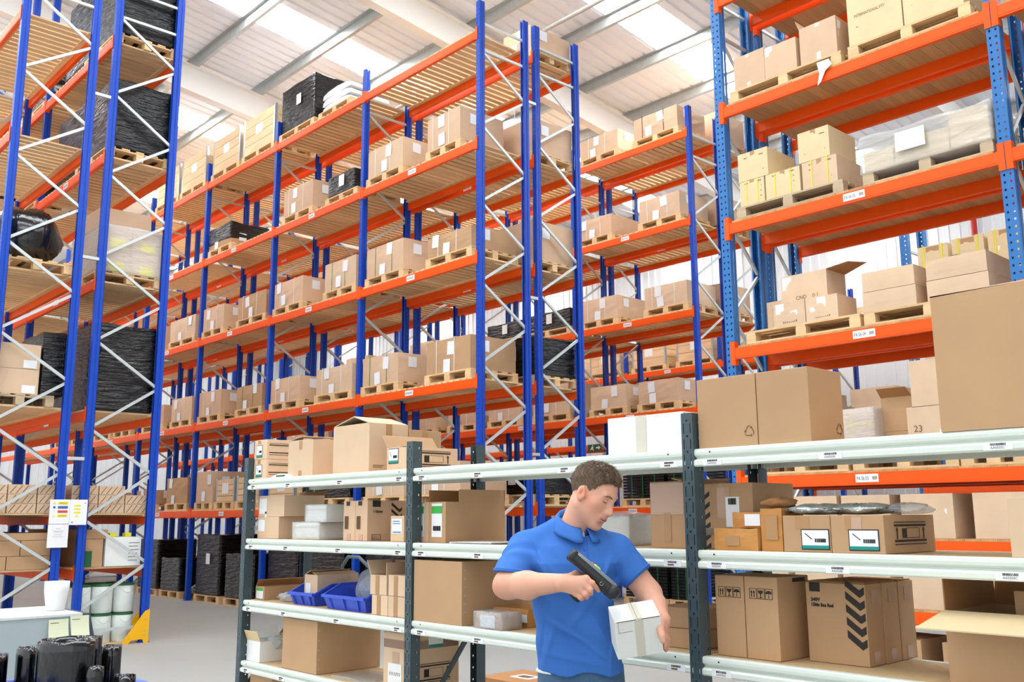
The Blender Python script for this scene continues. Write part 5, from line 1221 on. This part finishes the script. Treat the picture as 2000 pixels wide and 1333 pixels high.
cR = [[mR[0], V3(0.0182, -0.2892, 1.3946), V3(0.0287, -0.2809, 1.3827), V3(0.0369, -0.2680, 1.3733)],
      [mR[1], V3(0.0116, -0.2940, 1.3768), V3(0.0148, -0.2695, 1.3651), V3(0.0083, -0.2409, 1.3644)],
      [mR[2], V3(-0.0012, -0.2897, 1.3640), V3(0.0033, -0.2657, 1.3550), V3(-0.0033, -0.2370, 1.3542)],
      [mR[3], V3(-0.0150, -0.2781, 1.3561), V3(-0.0108, -0.2587, 1.3503), V3(-0.0166, -0.2365, 1.3514)]]
arms += hand_prims(mR, cR, V3(-0.0583, -0.2615, 1.3932), [V3(-0.0477, -0.2590, 1.4072), V3(-0.0226, -0.2353, 1.4171), V3(0.0019, -0.2198, 1.4045), V3(0.0168, -0.2156, 1.3926)])
mL = [V3(0.2278, -0.2017, 1.2613), V3(0.2376, -0.1752, 1.2554), V3(0.2431, -0.1493, 1.2525), V3(0.2451, -0.1267, 1.2515)]
cL = [[mL[0], V3(0.2322, -0.2052, 1.2361), V3(0.2341, -0.1989, 1.2183), V3(0.2318, -0.1916, 1.2061)],
      [mL[1], V3(0.2426, -0.1750, 1.2267), V3(0.2425, -0.1718, 1.2092), V3(0.2379, -0.1694, 1.1960)],
      [mL[2], V3(0.2471, -0.1459, 1.2232), V3(0.2465, -0.1458, 1.2058), V3(0.2396, -0.1489, 1.1948)],
      [mL[3], V3(0.2495, -0.1218, 1.2246), V3(0.2491, -0.1211, 1.2100), V3(0.2437, -0.1244, 1.2003)]]
arms += hand_prims(mL, cL, V3(0.2296, -0.1743, 1.2784), [V3(0.2213, -0.1997, 1.2782), V3(0.2146, -0.2300, 1.2602), V3(0.2174, -0.2414, 1.2447), V3(0.2196, -0.2432, 1.2323)], .0085)
fh, fa = union(head), union(arms)
def skin_f(p):
    d = fh(p); d = smin(d, torso_in(p), .02); return smin(d, fa(p), .006)
v, fc = nets(skin_f, (-.30, -.36, 1.04), (.33, .20, 1.78), .0032)
body = link('person', np_mesh('person', v, fc, 'skin'))
tag(body, 'man in a blue polo shirt looking down at a scanner, holding a white box', 'person')
# skin tint per vertex: lips, ears, cheeks, knuckles and elbow are redder; extra red in the ear hollow paints its shade
V32 = v.astype(np.float32)
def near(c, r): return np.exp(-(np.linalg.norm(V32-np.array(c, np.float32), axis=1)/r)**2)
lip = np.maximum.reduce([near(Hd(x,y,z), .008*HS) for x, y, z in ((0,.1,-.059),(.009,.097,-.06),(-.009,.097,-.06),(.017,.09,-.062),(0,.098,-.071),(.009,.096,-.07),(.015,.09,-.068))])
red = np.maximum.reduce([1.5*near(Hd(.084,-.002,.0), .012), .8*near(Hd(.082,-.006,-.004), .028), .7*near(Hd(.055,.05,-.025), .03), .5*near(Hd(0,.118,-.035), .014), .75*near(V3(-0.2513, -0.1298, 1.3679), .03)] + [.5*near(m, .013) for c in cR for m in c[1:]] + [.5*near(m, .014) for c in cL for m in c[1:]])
stub = np.maximum(near(Hd(0,.07,-.1), .04), near(Hd(.04,.03,-.075), .035))*(1-lip)
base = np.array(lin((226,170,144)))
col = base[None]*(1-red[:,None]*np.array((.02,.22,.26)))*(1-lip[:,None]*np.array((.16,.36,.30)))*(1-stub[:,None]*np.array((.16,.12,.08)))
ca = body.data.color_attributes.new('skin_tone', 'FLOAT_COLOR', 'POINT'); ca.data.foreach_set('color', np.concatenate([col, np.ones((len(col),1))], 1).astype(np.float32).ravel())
sm = MATS['skin']; nt = sm.node_tree
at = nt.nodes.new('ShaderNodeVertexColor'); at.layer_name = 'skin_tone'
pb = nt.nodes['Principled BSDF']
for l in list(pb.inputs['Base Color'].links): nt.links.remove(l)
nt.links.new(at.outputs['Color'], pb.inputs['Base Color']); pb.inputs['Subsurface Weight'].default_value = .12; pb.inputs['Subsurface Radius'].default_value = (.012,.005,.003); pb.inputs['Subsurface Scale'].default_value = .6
# --- hair
cyl = he((0,-.013,.047), (.0805,.103,.093))
def hair_f(p):
    q = (p-HO)@RH.T/HS; y, z = q[:,1], q[:,2]
    hl = np.interp(y, [-.12,-.09,-.045,-.03,-.018,.006,.022,.032,.05,.07,.1], [-.07,-.075,-.07,-.06,-.04,-.035,-.026,.012,.060,.080,.080])
    earcut = .024*HS-np.linalg.norm((q-np.array((0,-.004,-.002)))*HS*np.array((0,1.15,.8)), axis=1)
    wob = .003*np.sin(q[:,0]*160+y*90)+.0025*np.sin(y*210+z*150)+.002*np.sin(q[:,0]*300)
    top = np.clip((z-.06)/.05, 0, 1)*np.clip((y+.02)/.08, 0, 1)
    return smax(smax(cyl(p)-.006*top-wob*(.4+.8*top)+.003*(1-np.clip((z+.05)/.1,0,1)), (hl-z)*.7*HS, .005), earcut, .003)
hv, hf = nets(hair_f, tuple(HO-.16), tuple(HO+.16), .0036)
link('hair', np_mesh('hair', hv, hf, 'hair'), body)
rn = np.random.RandomState(5); tri = hv[hf[:, :3]]; nrm = np.cross(tri[:,1]-tri[:,0], tri[:,2]-tri[:,0]); nrm /= np.linalg.norm(nrm, axis=1)[:,None]+1e-9
out = nrm*np.sign(np.sum(nrm*(tri[:,0]-HO), 1))[:,None]
pick = rn.choice(len(hf), 9000); pc = tri[pick].mean(1)+rn.normal(0, .0012, (9000,3)); dr_ = out[pick]*.38+Fh*.6-Uh*.12+rn.normal(0, .2, (9000,3)); dr_ /= np.linalg.norm(dr_, axis=1)[:,None]
hq = (pc-HO)@Uh/HS; ln = np.interp(hq, [-.05,.02,.07,.13], [.002,.004,.009,.014])*rn.uniform(.7,1.2,9000)
sv, sf = [], []
for i in range(9000):
    b0 = pc[i]-dr_[i]*.003; w1 = np.cross(dr_[i], rn.normal(size=3)); w1 *= .0007/(np.linalg.norm(w1)+1e-9); w2 = np.cross(dr_[i], w1)
    n0 = len(sv); sv += [b0+w1, b0-w1*.5+w2*.87, b0-w1*.5-w2*.87, b0+dr_[i]*(ln[i]+.003)]; sf += [(n0,n0+1,n0+3),(n0+1,n0+2,n0+3),(n0+2,n0,n0+3)]
me = bpy.data.meshes.new('hair_strands'); me.from_pydata([tuple(to_world(x)) for x in sv], [], sf); me.materials.append(MATS['hair']); o = link('hair_strands', me, body); o['kind'] = 'stuff'
# --- brow, lashes, mouth line laid on the face
def on_face(x, z, lift=.0006, y0=.13):
    y = y0
    for _ in range(60):
        d = float(fh(Hd(x,y,z)[None].astype(np.float32))[0])
        if d < lift: break
        y -= max(d*.8, .0004)/HS
    return to_world(Hd(x, y, z))
for s in (1, -1):
    MB().tube([on_face(s*x, z, -.0004) for x, z in ((.012,.027),(.022,.031),(.033,.0325),(.044,.030),(.051,.025))], [.0014,.0028,.003,.0024,.001], 6).build('eyebrow', 'hair', body, smooth=True)
    MB().tube([on_face(s*x, z, .0002) for x, z in ((.019,.006),(.026,.0035),(.034,.003),(.041,.0045),(.046,.008))], [.0006,.0012,.0014,.0013,.0007], 6).build('eyelash', 'lash', body, smooth=True)
    MB().tube([on_face(s*x, z, .0) for x, z in ((.02,.0165),(.028,.0195),(.037,.019),(.045,.014))], [.0004,.0007,.0007,.0004], 5).build('eyelid_crease', 'lash', body, smooth=True)
MB().tube([on_face(x, z, .0005) for x, z in ((.027,-.0585),(.022,-.061),(.016,-.063),(.008,-.0642),(0,-.0645),(-.008,-.0642),(-.016,-.063),(-.024,-.0605))], [.0004,.0009,.001,.001,.001,.001,.0009,.0004], 5).build('mouth_line', 'lash', body, smooth=True)
# --- polo shirt
torso = stack(zt, tc_, tb_, ta_, td_, 1.118, 1.552)
hmR = V3(-0.2037, -0.0745, 1.4105); hmL = V3(0.1806, -0.0379, 1.3938)
axR = (hmR-shR)/np.linalg.norm(hmR-shR); axL = (hmL-shL)/np.linalg.norm(hmL-shL)
cuR = np.array((-.10,-.10,-.97)); cuR /= np.linalg.norm(cuR); cuL = axL*.7+np.array((.35,-.1,-.35)); cuL /= np.linalg.norm(cuL)
sR = cap(shR, hmR+axR*.05, .055, .060); sL = cap(shL, hmL+axL*.05, .050, .052)
tR = cap(V3(-0.0632, -0.0068, 1.5292), shR, .048, .046); tL = cap(V3(0.0322, -0.0146, 1.5162), shL, .044, .040)
FOLDS = [(-.105,1.40,-1.1,.007,.05,.007),(-.085,1.385,-1.25,.006,.06,-.005),(-.07,1.37,-1.35,.007,.07,.006),(.075,1.41,1.2,.006,.045,.006),(.06,1.40,1.3,.006,.05,-.004),(-.06,1.25,-.5,.007,.07,.005),(-.03,1.22,-.4,.008,.08,-.004),(.02,1.2,-.6,.007,.08,.005),(.06,1.24,-1.0,.008,.07,.005),(-.1,1.2,1.3,.007,.08,.005),(-.115,1.22,1.45,.005,.1,-.004),(.09,1.18,1.4,.006,.07,.005),(-.02,1.16,-.2,.008,.1,.004),(.0,1.30,.9,.012,.09,.004)]
def shirt_f(p):
    d = torso(p); d = smin(d, tR(p), .03); d = smin(d, tL(p), .03)
    a, b, z = p[:,0], p[:,1], p[:,2]
    # drape: loose cloth hanging from the chest, folds from the armpits and at the waist
    e1 = smax(sR(p), (p-hmR)@cuR.astype(np.float32), .004); e2 = smax(sL(p), (p-hmL)@cuL.astype(np.float32), .004)
    d = smin(d, e1, .028); d = smin(d, e2, .028)
    lo = np.clip((1.42-z)/.25, 0, 1)
    w = .006*lo*np.sin(a*46+z*9+np.sin(z*17)*1.1) + .0045*np.sin(z*48+a*34+b*20)*np.exp(-((z-1.26)/.07)**2) + .006*np.sin((a*.8+z)*62)*np.exp(-((a+.12)/.07)**2-((z-1.40)/.06)**2) + .005*np.sin((z-a*.9)*66)*np.exp(-((a-.09)/.06)**2-((z-1.40)/.06)**2)
    def fold(x0, z0, ang, wd, ln, am):
        c_, s_ = math.cos(ang), math.sin(ang); u_ = (a-x0)*c_+(z-z0)*s_; n_ = -(a-x0)*s_+(z-z0)*c_
        return am*np.exp(-(n_/wd)**2)*np.exp(-(u_/ln)**2)
    fr_ = np.clip(-b/.03, 0, 1)
    for x0, z0, an, wd, ln, am in FOLDS: w = w+fr_*fold(x0, z0, an, wd, ln, am)
    g = ((p-hmR)@axR.astype(np.float32)); w2 = .004*np.sin(g*110+a*40)*np.exp(-((g+.05)/.045)**2)*np.exp(-(e1/.02)**2)
    # neck opening
    nk = cap(nk0, nk1+np.array((.008,-.014,.0)), .047, .048)(p)
    return smax(d-w-w2, -nk, .006)
v2, f2 = nets(shirt_f, (-.33, -.22, 1.06), (.30, .20, 1.60), .004)
cen = v2[f2].mean(1)
shirt = link('polo_shirt', np_mesh('polo_shirt', v2, f2, 'shirt'), body)
# sleeve hems
for hm, cu, sh_f in ((hmR, cuR, sR), (hmL, cuL, sL)):
    u = np.cross(cu, (0,1,0)); u /= np.linalg.norm(u); w_ = np.cross(cu, u); pts = []
    c0 = hm-cu*.007
    for t_ in range(33):
        a = 2*math.pi*t_/32; dr = u*math.cos(a)+w_*math.sin(a); r_ = .02
        while r_ < .12 and float(sh_f((c0+dr*r_)[None].astype(np.float32))[0]) < -.0012: r_ += .001
        pts.append(to_world(c0+dr*r_))
    MB().tube(pts, .0045, 6).build('sleeve_hem', 'shirt', shirt, smooth=True)
# collar
FA = math.radians(24); fd = np.array((math.sin(FA), -math.cos(FA), 0)); rd = np.array((math.cos(FA), math.sin(FA), 0))
nc = V3(-0.0108, -0.0204, 1.5479); nc[2] = 0
cv, cf_ = [], []
N = 40
for i in range(N+1):
    ph = -math.pi+2*math.pi*i/N; ph = max(-math.pi+.0, ph)
    ph = (-1+2*i/N)*(math.pi-.17)+math.pi           # gap of .3 rad each side of the front
    dirv = fd*math.cos(ph)+rd*math.sin(ph)*.95; fr = (1+math.cos(ph))/2      # 1 in front, 0 behind
    zt_ = 1.552+.046*(1-fr)-.012*fr; tip = math.exp(-((abs(((ph+math.pi)%(2*math.pi))-math.pi)-.42)/.22)**2)
    rows = [(.0575, zt_-.02), (.0590, zt_), (.0635, zt_+.004), (.072+.006*fr, zt_-.004), (.084+.008*fr+.006*tip, zt_-.026-.003*tip), (.088+.010*fr+.010*tip, zt_-.034-.006*tip), (.084+.010*fr+.008*tip, zt_-.0345-.006*tip)]
    for r_, z_ in rows: cv.append(nc+dirv*(r_*.86)+np.array((0,0,z_)))
R_ = 7
for i in range(N):
    for k in range(R_-1): cf_.append((i*R_+k, i*R_+k+1, (i+1)*R_+k+1, (i+1)*R_+k))
col_o = link('collar', np_mesh('collar', np.array(cv), np.array(cf_), 'shirt'), shirt)
md = col_o.modifiers.new('thickness', 'SOLIDIFY'); md.thickness = .0035; md.offset = 0
# placket and button on the chest
def on_shirt(x, z, lift=.001):
    """point on the front of the shirt at that place across and that height"""
    y = -.30
    for _ in range(90):
        q = np.array((x, y, z)); e = float(shirt_f(q[None].astype(np.float32))[0])
        if e < lift: break
        y += max(e*.8, .0006)
    return q
pv, pf = [], []
for i, t_ in enumerate(np.linspace(0, 1, 14)):
    xc, zc = 0.0096+t_*0.0043, 1.5277+t_*-0.0788
    for k, dx in enumerate((-.0108, -.0092, .0092, .0108)): pv.append(on_shirt(xc+dx, zc, .0030 if k in (1,2) else .0004))
for i in range(13):
    for k in range(3): pf.append((i*4+k, i*4+k+1, (i+1)*4+k+1, (i+1)*4+k))
link('placket', np_mesh('placket', np.array(pv), np.array(pf), 'shirt'), shirt)
for xb, zb_ in ((0.011, 1.5156), (0.0108, 1.4777)):
    c0 = on_shirt(xb, zb_, .0036); bt = MB(); bt.lathe([(.0022,.0),(.005,.0),(.0054,.0012),(.004,.0016),(.0022,.0011)], 14); ob_ = bt.build('button', 'bin_blue', shirt, to_world(c0), smooth=True); ob_.rotation_euler = (math.pi/2, 0, YAW)
# white undershirt at the neck and at the hem
uv, uf = [], []
for i, a in enumerate(np.linspace(-.75, .75, 11)):
    for z_, r_ in ((1.542, .0455), (1.525, .050), (1.500, .060)): uv.append(nc+(fd*math.cos(a)+rd*math.sin(a)*.95)*r_+np.array((0,0,z_-.006*math.cos(a))))
for i in range(10):
    for k in range(2): uf.append((i*3+k, i*3+k+1, (i+1)*3+k+1, (i+1)*3+k))
link('undershirt_neck', np_mesh('undershirt_neck', np.array(uv), np.array(uf), 'undershirt'), shirt)
# shoulder seams
us = MB(); uz = 1.119
us.tube([to_world(np.array((np.interp(1.09, zt, tc_)+.134*math.cos(a), .098*math.sin(a), uz))) for a in np.linspace(math.pi*.93, math.pi*1.25, 8)], .006, 6).build('undershirt_hem', 'undershirt', shirt, smooth=True)
for ps in (((-0.1614, 1.5318), (-0.1446, 1.5044), (-0.1294, 1.4695), (-0.1189, 1.4346), (-0.1159, 1.4103)), ((0.0789, 1.5303), (0.0957, 1.503), (0.1062, 1.465), (0.1106, 1.4271), (0.1089, 1.3968))):
    MB().tube([to_world(on_shirt(x, y, .0001)) for x, y in ps], .0013, 6).build('shoulder_seam', 'shirt', shirt, smooth=True)
# --- jeans and shoes
hx = tc_[1]
jz = [.90, .96, 1.02, 1.08, 1.13]
hips = stack(jz, [hx]*5, [.01]*5, [.125,.134,.136,.134,.131], [.09,.102,.105,.104,.101], .92, 1.135)
lg = [cap((hx-.068,.01,.96), (hx-.08,-.005,.68), .072, .054), cap((hx-.08,-.005,.68), (hx-.085,.03,GF+.05), .054, .046), cap((hx+.068,.01,.96), (hx+.085,-.01,.68), .072, .054), cap((hx+.085,-.01,.68), (hx+.09,.02,GF+.05), .054, .046)]
def jeans_f(p):
    d = hips(p)
    for g in lg: d = smin(d, g(p), .03)
    return np.maximum(d + .003*np.sin(p[:,2]*60+p[:,0]*40)*np.exp(-((p[:,2]-.68)/.1)**2), .04+GF-p[:,2])
v3, f3 = nets(jeans_f, (-.33, -.2, GF), (.33, .22, 1.16), .007)
link('jeans', np_mesh('jeans', v3, f3, 'jeans'), body)
for s, x in ((-1, hx-.085), (1, hx+.09)):
    sf_ = union([('+', ell((x,-.06,GF+.036), (.04,.07,.034)), 0), ('+', ell((x,.03,GF+.045), (.036,.058,.043)), .04)])
    vv, ff = nets(lambda p: np.maximum(sf_(p), GF+.002-p[:,2]), (x-.08,-.16,GF-.02), (x+.08,.12,GF+.11), .007)
    link('shoe', np_mesh('shoe', vv, ff, 'black_plastic'), body)
# --- hand scanner
e0, e1 = V3(-0.0328, -0.2480, 1.4694), V3(0.0852, -0.2499, 1.3689); ax = (e1-e0)/np.linalg.norm(e1-e0)
upn = np.array((ax[2], 0, -ax[0]))*-1.0; upn = np.array((-ax[2], 0, ax[0])); upn /= np.linalg.norm(upn)
if upn[2] < 0: upn = -upn
sd = np.cross(ax, upn); LEN = float(np.linalg.norm(e1-e0))
def SP(t, h, w): return to_world(e0+ax*(t*LEN)+upn*h+sd*w)
scan = tag(link('hand_scanner', None), 'black handheld barcode scanner with grey top in the right hand of the man', 'scanner')
def loft(rows, name, mat, nseg=12):
    """rows: t, half height up, half height down, half width; rounded sections"""
    b = MB(); vs = []
    for t, hu, hd, w in rows:
        for k in range(nseg):
            a = 2*math.pi*k/nseg; c, s = math.cos(a), math.sin(a); sc = lambda q: math.copysign(abs(q)**.55, q)
            vs.append(SP(t, 1.22*(hu if s > 0 else hd)*sc(s), w*sc(c)))
    m_ = len(rows); fs = [(i*nseg+k, i*nseg+(k+1)%nseg, (i+1)*nseg+(k+1)%nseg, (i+1)*nseg+k) for i in range(m_-1) for k in range(nseg)]
    fs += [tuple(range(nseg))[::-1], tuple((m_-1)*nseg+k for k in range(nseg))]
    return b.add(vs, fs).build(name, mat, scan, smooth=True)
loft([(-.06,.006,.010,.022),(-.03,.011,.014,.029),(.05,.012,.015,.031),(.3,.012,.014,.031),(.45,.012,.016,.033),(.6,.012,.019,.035),(.85,.011,.021,.036),(.98,.010,.020,.034),(1.05,.007,.014,.028)], 'body', 'scanner_black')
loft([(-.04,.015,-.010,.02),(0,.0165,-.010,.028),(.3,.0168,-.010,.029),(.6,.0168,-.010,.033),(.93,.0155,-.009,.033),(1.0,.012,-.009,.028)], 'top_cover', 'scanner_grey')
loft([(-.075,.008,.012,.024),(-.05,.016,.016,.031),(.03,.016,.016,.032),(.05,.012,.014,.03)], 'nose_bumper', 'scanner_black')
loft([(.88,.014,.022,.0375),(1.0,.013,.022,.0365),(1.07,.008,.017,.031),(1.09,.004,.008,.02)], 'tail_bumper', 'scanner_black')
loft([(.40,.0185,-.012,.018),(.42,.0195,-.012,.02),(.53,.0195,-.012,.02),(.55,.0185,-.012,.018)], 'key_row', 'scanner_green')
loft([(.34,.0182,-.012,.016),(.36,.0186,-.012,.017),(.385,.0182,-.012,.016)], 'red_key', 'sign_red')
hA, hB = V3(0.0146, -0.2458, 1.4017), V3(-0.0315, -0.2401, 1.3490)
MB().tube([to_world(hA+(hB-hA)*t) for t in (0,.1,.4,.8,1.0,1.03)], [.027,.024,.021,.022,.021,.012], 12).build('handle', 'scanner_black', scan, smooth=True)
q = MB(); rg = [to_world(V3(0.0446, -0.2837, 1.3927)+np.array((.0049*math.cos(a), 0, .0049*math.sin(a)))) for a in np.linspace(0, 2*math.pi, 13)]; q.tube(rg, .0007, 5).build('lanyard_ring', 'galv', scan, smooth=True)
MB().tube([to_world(V3(0.0227, -0.2514, 1.3935)), to_world(V3(0.0297, -0.2523, 1.3821))], [.006,.004], 8).build('trigger', 'scanner_black', scan, smooth=True)
# --- carton in the left hand
c4 = [V3(0.0719, -0.2510, 1.2808), V3(0.2035, -0.2444, 1.2998), V3(0.2273, -0.1944, 1.1937), V3(0.0950, -0.2008, 1.1732)]
ex = (c4[1]-c4[0]); wx_ = np.linalg.norm(ex); ex /= wx_; ez = c4[0]-c4[3]; ez -= ex*(ez@ex); hz_ = np.linalg.norm(ez); ez /= hz_; ey = np.cross(ez, ex)
if ey[1] < 0: ey = -ey
dyb = .092; cc = (c4[2]+c4[3])/2+ey*dyb/2
bm = bev_box(wx_, dyb, hz_, .0016); me = bpy.data.meshes.new('held_carton'); bm.to_mesh(me); bm.free(); me.materials.append(MATS['white_card'])
hb = link('held_carton', me); EX, EY, EZ = [BA*float(q[0])+BB*float(q[1])+Vector((0,0,float(q[2]))) for q in (ex, ey, ez)]; W0 = to_world(cc)
EX, EY, EZ = EX*KS, EY*KS, EZ*KS
hb.matrix_world = Matrix(((EX.x,EY.x,EZ.x,W0.x),(EX.y,EY.y,EZ.y,W0.y),(EX.z,EY.z,EZ.z,W0.z),(0,0,0,1)))
tag(hb, 'small white carton with clear tape held against the side of the man', 'carton'); dh = (wx_, dyb, hz_)
decal(hb, dh, 'F', .52, .5, .024, hz_*.99, 'tape_clear', 'tape', .0012); decal(hb, dh, 'T', .52, .5, .024, dyb*.99, 'tape_clear', 'tape', .0012)
decal(hb, dh, 'T', .5, .5, .0012, dyb, 'ink_soft', 'flap_seam', .0016); decal(hb, dh, 'F', .25, .985, wx_*.42, .0022, 'ink_soft', 'flap_gap', .0012); decal(hb, dh, 'F', .78, .985, wx_*.4, .0022, 'ink_soft', 'flap_gap', .0012)
decal_multi(hb, dh, 'F', .25, .7, [R4(-.024,0,.04,.0006), R4(-.024,0,.0006,.03)], 'ink_soft', 'crease', .0012)
# ------------------------------------------------------------------ packing desk at the lower left
dk = thing('desk_cabinet', 'pale grey cabinet with white top beside the left rack, mug standing on it', 'cabinet', (-3.40, .72, 0))
box('carcass', 'desk_grey', -.17, .165, -.6, .40, 0, 1.283, dk); box('top', 'desk_top', -.185, .169, -.61, .402, 1.2832, 1.29, dk)
MB().prism([(.402,0),(.425,0),(.452,.9),(.446,1.2),(.425,1.288),(.404,1.288),(.403,.5)], 'x', -.18, .17).build('end_panel', 'desk_dark', dk)
m = thing('mug', 'white mug standing on the grey cabinet', 'mug', (-3.39, 1.09, 1.29))
q = MB(); q.lathe([(.026,0),(.028,.003),(.033,.03),(.0375,.06),(.0385,.092),(.0365,.092),(.0355,.06),(.031,.03),(.025,.006)], 28); q.build('cup', 'ceramic', m, smooth=True)
MB().tube([(-.036,-.004,.078),(-.055,-.012,.074),(-.06,-.014,.055),(-.05,-.01,.034),(-.034,-.004,.028)], .005, 8).build('handle', 'ceramic', m, smooth=True)
for k, (y0, y1, z0, z1) in enumerate(((1.022, 1.080, 1.213, 1.276), (1.085, 1.142, 1.222, 1.283))):
    b = MB(); n = 6
    vs = []
    for i in range(n+1):
        t = i/n; z = z1-(z1-z0)*t; x = -3.2345+.004+.012*t*t
        vs += [(x, y0+.004*t*k, z), (x, y1+.002*t, z), (x+.0006, y0+.004*t*k, z), (x+.0006, y1+.002*t, z)]
    fs = [(4*i,4*i+1,4*i+5,4*i+4) for i in range(n)] + [(4*i+2,4*i+6,4*i+7,4*i+3) for i in range(n)]
    b.add(vs, fs); o = b.build('sticky_note', 'note')
    tag(o, '%s pale yellow sticky note on the grey cabinet' % ('left','right')[k], 'note', 'sticky notes')
    MB().box(-3.2295,-3.229,y0+.006,y0+.03,z1-.012,z1-.010).build('handwriting', 'ink_soft', o)
b = MB(); vs = []; n = 10
for i in range(n+1):
    t = i/n; vs += [(-3.46, .45+.5*t, 1.2905+.016*math.sin(t*3.1)*(1-t)), (-3.24, .42+.52*t, 1.2905+.02*math.sin(t*3.1)*(1-t))]
o = b.add(vs, [(2*i,2*i+1,2*i+3,2*i+2) for i in range(n)]).build('paper_sheet', 'paper'); tag(o, 'curling white paper sheet on the grey cabinet', 'paper')
o.modifiers.new('thickness', 'SOLIDIFY').thickness = .0008
# packing table, crate and black bag rolls
tb = thing('packing_table', 'packing table under the black bag rolls at the lower left', 'table', (-2.5, .86, 0))
box('table_top', 'desk_top', -.3, .3, -.42, .32, .98, 1.0, tb)
for sx in (-.26, .26):
    for sy in (-.38, .28): box('leg', 'post_grey', sx-.02, sx+.02, sy-.02, sy+.02, 0, .98, tb)
cr = thing('plastic_crate', 'blue rimmed white crate holding black bag rolls', 'crate', (-2.47, .86, 1.0))
for a in ((-.16,.16,-.235,-.23), (-.16,.16,.115,.12)): box('crate_wall', 'desk_top', a[0], a[1], a[2], a[3], 0, .18, cr)
for a in ((-.165,-.16), (.16,.165)): box('crate_wall', 'desk_top', a[0], a[1], -.235, .12, 0, .18, cr)
box('crate_floor', 'desk_top', -.16, .16, -.23, .115, 0, .006, cr)
for p_, q_ in (((-.165,-.235,.185),(.165,-.235,.185)), ((.165,-.235,.185),(.165,.12,.185)), ((.165,.12,.185),(-.165,.12,.185)), ((-.165,.12,.185),(-.165,-.235,.185))): MB().tube([p_, q_], .014, 10).build('rim', 'box_blue_rim', cr, smooth=True)
def bag_roll(x, y, zt, r, label, seed, sq=1.0, lean=0.0):
    rn = random.Random(seed); b = MB(); n, turns = 26, 3.0; prof = []
    steps = int(turns*n)
    for i in range(steps+1):
        a = 2*math.pi*i/n; rr = r*(1-.13*i/n)*(1+.03*math.sin(3*a+seed)); prof.append((rr*math.cos(a+seed), rr*math.sin(a+seed)*sq))
    z0 = 1.008; zs = [z0, (z0+zt)/2, zt-.02, zt]; vs = []
    for k, z in enumerate(zs):
        for i, (px, py) in enumerate(prof): vs.append((px+lean*(z-z0), py, z+(.003*math.sin(i*.35+seed)+.0015*rn.random() if k == 3 else 0)))
    m_ = len(prof); b.add(vs, [(k*m_+i, k*m_+i+1, (k+1)*m_+i+1, (k+1)*m_+i) for k in range(3) for i in range(m_-1)])
    o = b.build('bag_roll', 'black_bag', None, (x, y, 0), smooth=True); md = o.modifiers.new('thickness', 'SOLIDIFY'); md.thickness = .0015
    return tag(o, label, 'bag roll', 'rolls of black plastic bags')
bag_roll(-2.60, .70, 1.262, .042, 'leftmost roll of black bags in the crate', 1, .8); bag_roll(-2.585, .775, 1.273, .036, 'second roll of black bags from the left', 2, .7)
bag_roll(-2.45, .825, 1.300, .074, 'largest roll of black bags in the crate', 3, .95); bag_roll(-2.355, .855, 1.245, .020, 'thin short roll of black bags before the others', 4)
bag_roll(-2.54, .905, 1.292, .030, 'tall roll of black bags right of the largest', 5, 1.0); bag_roll(-2.45, .925, 1.276, .025, 'slim smooth roll of black bags', 6); bag_roll(-2.365, .925, 1.216, .036, 'low flattened roll of black bags at the right', 7, .7)
